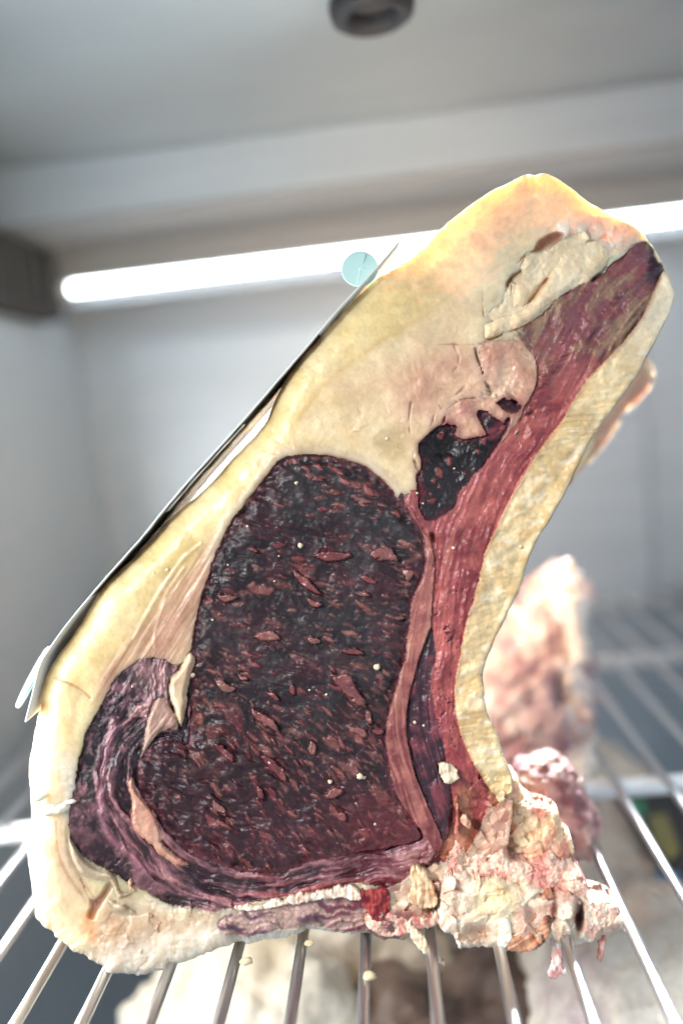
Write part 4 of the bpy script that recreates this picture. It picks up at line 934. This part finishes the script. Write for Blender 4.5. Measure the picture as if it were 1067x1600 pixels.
# cream lumps on the bottom edge
def h_cr(u, v, d): return -2 + facets(u + 5 * fbm(u / 12, v / 12, 2, 681), v, 16, .6, 7, 682) + facets(u, v, 7, .5, 2.5, 683) + 3 * fbm(u / 20, v / 20, 2, 684)
relief('fat_lump', G_([(262, 372), (290, 350), (330, 352), (352, 385), (372, 400), (400, 410), (385, 430), (340, 440), (300, 430), (275, 405)]), h_cr, lambda u, v, d: mix(FL((248, 232, 212), u), lin((232, 196, 158)), np.clip(.3 + 1.2 * fbm(u / 10, v / 10, 3, 685), 0, 1)), M_CRUMBLY, 20, (5, 2), 7)
relief('fat_lump', G_([(362, 335), (385, 300), (420, 295), (440, 330), (490, 350), (500, 368), (450, 375), (400, 362)]), h_cr, lambda u, v, d: mix(FL((226, 194, 164), u), lin((188, 146, 118)), np.clip(.5 + 1.2 * fbm(u / 10, v / 10, 3, 686), 0, 1)), M_CRUMBLY, 20, (5, 2), 7)
# torn bits by the backbone are built below
# white torn flap on the left edge
lump('torn_flap', Q([(78, 1264, -6, (22, 17, 7)), (94, 1262, -2, (17, 12, 6)), (110, 1253, 4, (12, 6, 4)), (68, 1240, -10, (14, 26, 7))]), M_CRUMBLY, roast, lambda p, n: cramp((250, 240, 222), (242, 226, 200), .5 + fbm3(p / .005, 3, 261)), .0006, ((.005, .0012, 3), (.002, .0005, 3)), 370)
# ragged lip over the lower flap
# (built with the torn pieces below)
# shreds hanging down
def torn(poly, w, c0, c1, seed, thick=7, name='shred'):
    relief(name, poly, lambda u, v, d: w + 5 * fbm(u / 12, v / 12, 2, seed) + 2.5 * fbm(u / 3.5, v / 16, 3, seed + 1), lambda u, v, d: mix(FL(c0, u), lin(c1), np.clip(.45 + 1.3 * fbm(u / 6, v / 12, 3, seed + 2), 0, 1)), M_CRUMBLY, thick, (3.0, 1.6), 4)
torn(F_([(255, 500), (290, 512), (318, 548), (350, 585), (364, 618), (345, 612), (310, 592), (280, 560), (262, 530)]), 8, (248, 234, 208), (232, 196, 160), 701)
torn(F_([(672, 520), (705, 522), (706, 570), (716, 615), (730, 648), (706, 646), (692, 662), (668, 652), (682, 610), (678, 560)]), 4, (244, 226, 214), (204, 140, 136), 711)
torn(F_([(806, 520), (840, 525), (836, 570), (834, 600), (822, 614), (812, 600), (820, 565)]), -14, (232, 186, 170), (190, 116, 112), 721)
torn(F_([(852, 480), (880, 470), (905, 478), (906, 505), (890, 520), (884, 505), (888, 490), (862, 500)]), -18, (242, 226, 212), (222, 186, 172), 731, 5)
torn(N_([(205, 260), (225, 255), (228, 330), (232, 400), (222, 430), (205, 420), (212, 340)]), 4, (200, 134, 112), (160, 84, 78), 741, 10)
torn(N_([(232, 345), (262, 340), (282, 375), (278, 405), (258, 392), (235, 372)]), 6, (230, 190, 160), (198, 140, 116), 751, 10)
torn(G_([(655, 300), (690, 290), (720, 292), (750, 279), (780, 280), (810, 266), (835, 262), (850, 268), (880, 254), (915, 250), (940, 238), (960, 246), (985, 246), (1006, 268), (992, 284), (950, 272), (905, 278), (860, 284), (800, 295), (740, 305), (690, 310)]), 8, (246, 230, 208), (212, 172, 152), 801, 10, 'ragged_lip')
torn(N_([(132, 112), (152, 94), (190, 102), (214, 120), (226, 165), (202, 184), (166, 190), (140, 160)]), 9, (226, 206, 178), (206, 180, 152), 811, 6, 'crumb')
torn(F_([(118, 402), (160, 396), (196, 400), (206, 440), (188, 482), (152, 484), (126, 445)]), 6, (160, 62, 60), (112, 26, 38), 771, 12, 'red_lump')
torn(F_([(130, 470), (200, 462), (280, 476), (345, 466), (342, 498), (270, 522), (200, 534), (150, 520)]), 2, (240, 214, 190), (196, 120, 110), 781, 14, 'fat_lump')
torn(F_([(264, 340), (300, 333), (328, 380), (347, 440), (300, 450), (258, 428), (270, 380)]), 8, (238, 212, 174), (200, 156, 120), 791, 16, 'fat_lump')
torn(L_([(395, 1265), (412, 1250), (425, 1290), (445, 1310), (420, 1320), (405, 1300)]), 6, (226, 180, 150), (190, 130, 112), 761, 10)
# crumbs stuck to the face
def crumb(u, v, r, name='crumb'):
    i = int((v - gv[0]) / STEP); j = int((u - gu[0]) / STEP)
    h = H[i, j] if 0 <= i < NV and 0 <= j < NU else 0
    iv, jf = ICO2; d = .75 + .35 * cells3(iv * 1.3 + u, int(u)) + .45 * fbm3(iv * 1.7 + v, 3, int(u))
    p = P3(u, v, h + r * .3) + (iv * d[:, None] * np.array([1, .8, .9])) * r * PX
    mesh_obj(name, p, jf, M_CRUMBLY, roast, np.broadcast_to(lin((220, 200, 170)), (len(p), 3)))
for x, y, r in [(445, 130, 12), (740, 600, 13), (560, 1045, 9), (675, 1025, 13), (690, 1030, 8), (362, 170, 4), (165, 205, 5), (345, 268, 5), (888, 815, 8), (922, 828, 6), (240, 55, 6), (735, 1210, 7), (105, 418, 5), (28, 632, 11), (660, 1130, 4), (480, 690, 5), (545, 708, 6)]:
    (u, v), = D_([(x, y)]); crumb(u, v, r / 2.481)
for x, y, r in [(466, 548, 9), (88, 732, 9), (490, 600, 4), (912, 370, 12), (590, 775, 6), (745, 672, 5), (615, 818, 5)]:
    (u, v), = K_([(x, y)]); crumb(u, v, r / 2.6675)
for x, y, r in [(800, 275, 10), (735, 288, 6), (633, 831, 7), (785, 525, 5)]:
    (u, v), = I_([(x, y)]); crumb(u, v, r / 3.049)
for x, y, r in [(925, 628, 7), (700, 632, 6)]:
    (u, v), = B([(x, y)]); crumb(u, v, r / 2.134)

# ------------------------------------------------------------------ card label along the fat, with round seals
SHEET = [(622, 377), (606, 396), (585, 420), (556, 452), (528, 482), (479, 540), (436, 590), (394, 639), (354, 684), (315, 727), (283, 763), (252, 800), (226, 833), (197, 866), (157, 911), (108, 970), (79, 1010), (62, 1039), (49, 1089), (39, 1128)]
q = smooth_poly(SHEET, False, 6)
tg = np.gradient(q, axis=0); tg /= np.linalg.norm(tg, axis=1)[:, None]; nrm = np.stack([tg[:, 1], -tg[:, 0]], 1)   # towards the meat
if nrm[len(q) // 2] @ np.array([1, 1]) < 0: nrm = -nrm
card = empty('label_card', P3(300, 763, -30), 'stiff white card label with black inner face lying along the fat edge of the rib', 'label')
m_card = plain('white_card', (.80, .79, .75), .45, 0, .04, (80, 80, 80)); m_band = plain('black_inner_face', (.012, .011, .010), .3, 0, .2, (80, 80, 80)); m_mint = plain('mint_plastic', (.58, .82, .77), .4, 0, .05, (60, 60, 60))
TH = 2.6
def sheet_mesh(off0, off1, d0, d1, sel, wav0=0):
    a = q[sel] + nrm[sel] * off0; b = q[sel] + nrm[sel] * off1; n = len(a)
    wv = -8 + wav0
    rows = []
    for (pt, dep) in ((a, d0), (b, d0), (b, d1), (a, d1)):
        p = P3(pt[:, 0], pt[:, 1], wv) + np.array([0, 1, 0]) * (np.broadcast_to(dep, (n,))[:, None]); rows.append(p)
    V_ = np.concatenate(rows); fs = []
    for r in range(4):
        r2 = (r + 1) % 4
        for i in range(n - 1): fs.append((r * n + i, r * n + i + 1, r2 * n + i + 1, r2 * n + i))
    fs.append((0, n, 2 * n, 3 * n)); fs.append((n - 1, 4 * n - 1, 3 * n - 1, 2 * n - 1))
    return V_, fs
v, f = sheet_mesh(0, TH, 0, .07, slice(0, len(q))); mesh_obj('card', v, f, m_card, card)
def sel_between(v0, v1): return np.nonzero((q[:, 1] >= v0) & (q[:, 1] <= v1))[0]
s = sel_between(520, 935); v, f = sheet_mesh(TH + .4, TH + 1.0, .0006 + .0016 * np.abs(np.sin(np.arange(len(s)) * .7)), .06, s); mesh_obj('black_band', v, f, m_band, card)  # black band along the card's inner face
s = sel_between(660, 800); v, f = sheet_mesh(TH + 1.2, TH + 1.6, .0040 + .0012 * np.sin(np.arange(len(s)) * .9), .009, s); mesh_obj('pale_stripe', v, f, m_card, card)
def disc(name, c, normal, r, th, mat, parent):
    n = Vector(normal).normalized(); a = n.orthogonal().normalized(); b = n.cross(a); c = Vector(c); vs = []; K = 40
    for (rr_, h) in ((r * .96, th), (r, th * .6), (r, -th * .6), (r * .96, -th)):
        for k in range(K):
            t = 2 * math.pi * k / K; vs.append(c + a * (rr_ * math.cos(t)) + b * (rr_ * math.sin(t)) + n * h)
    fs = [(i * K + k, i * K + (k + 1) % K, (i + 1) * K + (k + 1) % K, (i + 1) * K + k) for i in range(3) for k in range(K)]
    fs += [tuple(range(K))[::-1], tuple(3 * K + k for k in range(K))]
    return mesh_obj(name, np.array([x[:] for x in vs]), fs, mat, parent, smooth=False)
vw = MW @ np.array([0, 0, 1.0])
c1 = P3(562, 420, -30); s1 = disc('round_seal', c1, vw + np.array([-.1, 0, .1]), 28.5 * PX * 1.03, .0003, m_mint, card)
for (a_, b_) in (((572, 396), (556, 446)), ((560, 420), (590, 427))):
    v, f = tube([P3(*a_, -28), P3(*b_, -28)], .00022, 6); mesh_obj('seal_rib', v, f, m_mint, s1)
c2 = P3(53, 1058, -60); disc('round_seal', c2, vw * .28 + MW @ np.array([-.8, .45, 0]), 44 * PX * 1.2, .0008, m_mint, card)

# ================================================================== THINGS FURTHER BACK AND BELOW
def farcol(c0, c1, c2, sc, seed):
    def f(p, n):
        a = fbm3(p / sc, 4, seed); b = fbm3(p / (sc * 1.6) + 7, 3, seed + 5)
        return mix(cramp(c0, c1, .5 + 1.2 * a), lin(c2), sstep(.05, .4, b) * .85)
    return f
Pz = lambda x, y, Y: ony(x, y, Y)
def base_empty(name, pts, z, label, cat, group=None):
    m = np.mean([p for p, r in pts], 0); return empty(name, (m[0], m[1], z), label, cat, group)
bl2 = [(Pz(878, 915, .47), (.010, .02, .012)), (Pz(862, 950, .47), (.020, .03, .018)), (Pz(842, 990, .47), (.026, .035, .02)), (Pz(860, 1030, .465), (.022, .04, .026)), (Pz(825, 1050, .46), (.030, .04, .028)), (Pz(850, 1100, .455), (.026, .04, .028)), (Pz(815, 1140, .46), (.034, .04, .028)), (Pz(850, 1180, .45), (.028, .04, .022)), (Pz(830, 1215, .44), (.032, .045, .02)), (Pz(780, 1100, .47), (.03, .04, .05)), (Pz(790, 1190, .46), (.03, .04, .03))]
rb = base_empty('beef_joint', bl2, 0, 'pale fatty beef joint standing behind the large rib on the same shelf', 'beef joint')
lump('body', bl2, M_FAR, rb, farcol((206, 184, 180), (142, 104, 114), (238, 230, 224), .011, 401), .0018, ((.02, .009, 3), (.009, .006, 3), (.004, .003, 3)), 400)
lump('fat_edge', [(Pz(885, 908, .455), (.008, .015, .009)), (Pz(886, 945, .45), (.010, .02, .014)), (Pz(893, 1000, .447), (.007, .02, .016)), (Pz(886, 1050, .444), (.010, .02, .016)), (Pz(896, 1105, .44), (.008, .02, .018)), (Pz(885, 1160, .436), (.013, .02, .014)), (Pz(893, 1195, .43), (.012, .02, .012)), (Pz(870, 1225, .43), (.018, .02, .010))], M_FAR, rb, farcol((240, 234, 226), (226, 212, 200), (196, 150, 140), .014, 411), .0018, ((.012, .006, 3), (.005, .004, 3)), 410)

def low_joint(name, spec, label, col, seed, group='joints on the level below the wire shelf', disp=((.03, .012, 3), (.012, .005, 3))):
    pts = [(onz(x, y, z), r) for x, y, z, r in spec]
    e = empty(name, (np.mean([p[0] for p, r in pts]), np.mean([p[1] for p, r in pts]), min(p[2] - (r if np.isscalar(r) else r[2]) for p, r in pts)), label, 'beef joint', group)
    lump('body', pts, M_FAR, e, col, .003, disp, seed); return e
WH = farcol((226, 220, 206), (206, 196, 176), (190, 176, 150), .03, 421)
low_joint('beef_joint', [(360, 1590, -.13, .05), (440, 1560, -.13, .055), (520, 1570, -.13, .05), (600, 1540, -.13, .045), (300, 1640, -.13, .04), (450, 1660, -.13, .06), (600, 1470, -.14, .04), (520, 1450, -.15, .05)], 'white fat covered joint below the wires, at the bottom centre', WH, 430)
low_joint('beef_joint', [(640, 1650, -.12, .035), (760, 1580, -.14, .035), (820, 1610, -.14, .035), (850, 1560, -.16, .04), (760, 1660, -.14, .05)], 'brown dark joint below the wires, under the backbone end', farcol((112, 92, 80), (72, 58, 54), (150, 136, 122), .03, 441), 440)
low_joint('beef_joint', [(960, 1290, -.12, .045), (980, 1360, -.12, .05), (1000, 1440, -.12, .05), (960, 1520, -.12, .05), (930, 1590, -.12, .05), (1030, 1560, -.12, .055), (1000, 1640, -.12, .06), (930, 1230, -.12, .035)], 'long white joint below the wires at the right, under the dark label', farcol((224, 218, 206), (206, 196, 186), (176, 158, 160), .035, 451), 450)
# dark printed label on the joint below
lb = empty('printed_label', onz(1040, 1320, -.066), 'dark label with green and yellow print below the wires at the right', 'label')
def flat_patch(name, pix, z, mat, th=.0008):
    p = np.array([onz(x, y, z) for x, y in pix]); n = len(p); v = np.concatenate([p, p - np.array([0, 0, th])])
    f = [tuple(range(n))[::-1], tuple(range(n, 2 * n))] + [(i, (i + 1) % n, n + (i + 1) % n, n + i) for i in range(n)]
    return mesh_obj(name, v, f, mat, lb, smooth=False)
flat_patch('card', [(960, 1240), (1060, 1215), (1130, 1380), (1120, 1440), (1060, 1410)], -.066, plain('label_black', (.02, .022, .028), .4))
flat_patch('green_print', [(978, 1250), (1002, 1246), (1008, 1270), (992, 1280)], -.0650, plain('label_green', (.04, .30, .16), .4), .0004)
flat_patch('yellow_print', [(1012, 1275), (1040, 1270), (1062, 1330), (1046, 1345), (1025, 1320)], -.0648, plain('label_yellow', (.26, .24, .08), .4), .0004)
flat_patch('blue_print', [(1018, 1360), (1062, 1362), (1075, 1400), (1050, 1400)], -.0650, plain('label_blue', (.10, .20, .34), .4), .0004)
# bits of fat caught on the wires
for i, (x, y, r, lbl) in enumerate([(385, 1502, 9, 'small yellow fat scrap caught on a wire, left of centre'), (483, 1474, 8, 'small pale fat scrap on a wire under the lower flap'), (578, 1525, 10, 'brown and cream meat scrap stuck to the wire below the red lump')]):
    c = onz(x, y, .0006); iv, jf = ICO2; d = 1 + .6 * fbm3(iv * 1.5 + i * 3, 3, 500 + i)
    o = mesh_obj('meat_scrap', c + iv * d[:, None] * np.array([1.2, .8, .7]) * r * .00022, jf, M_CRUMBLY, None, np.broadcast_to(lin((214, 194, 158)), (len(iv), 3)))
    tag(o, lbl, 'meat scrap', 'scraps on the wires')
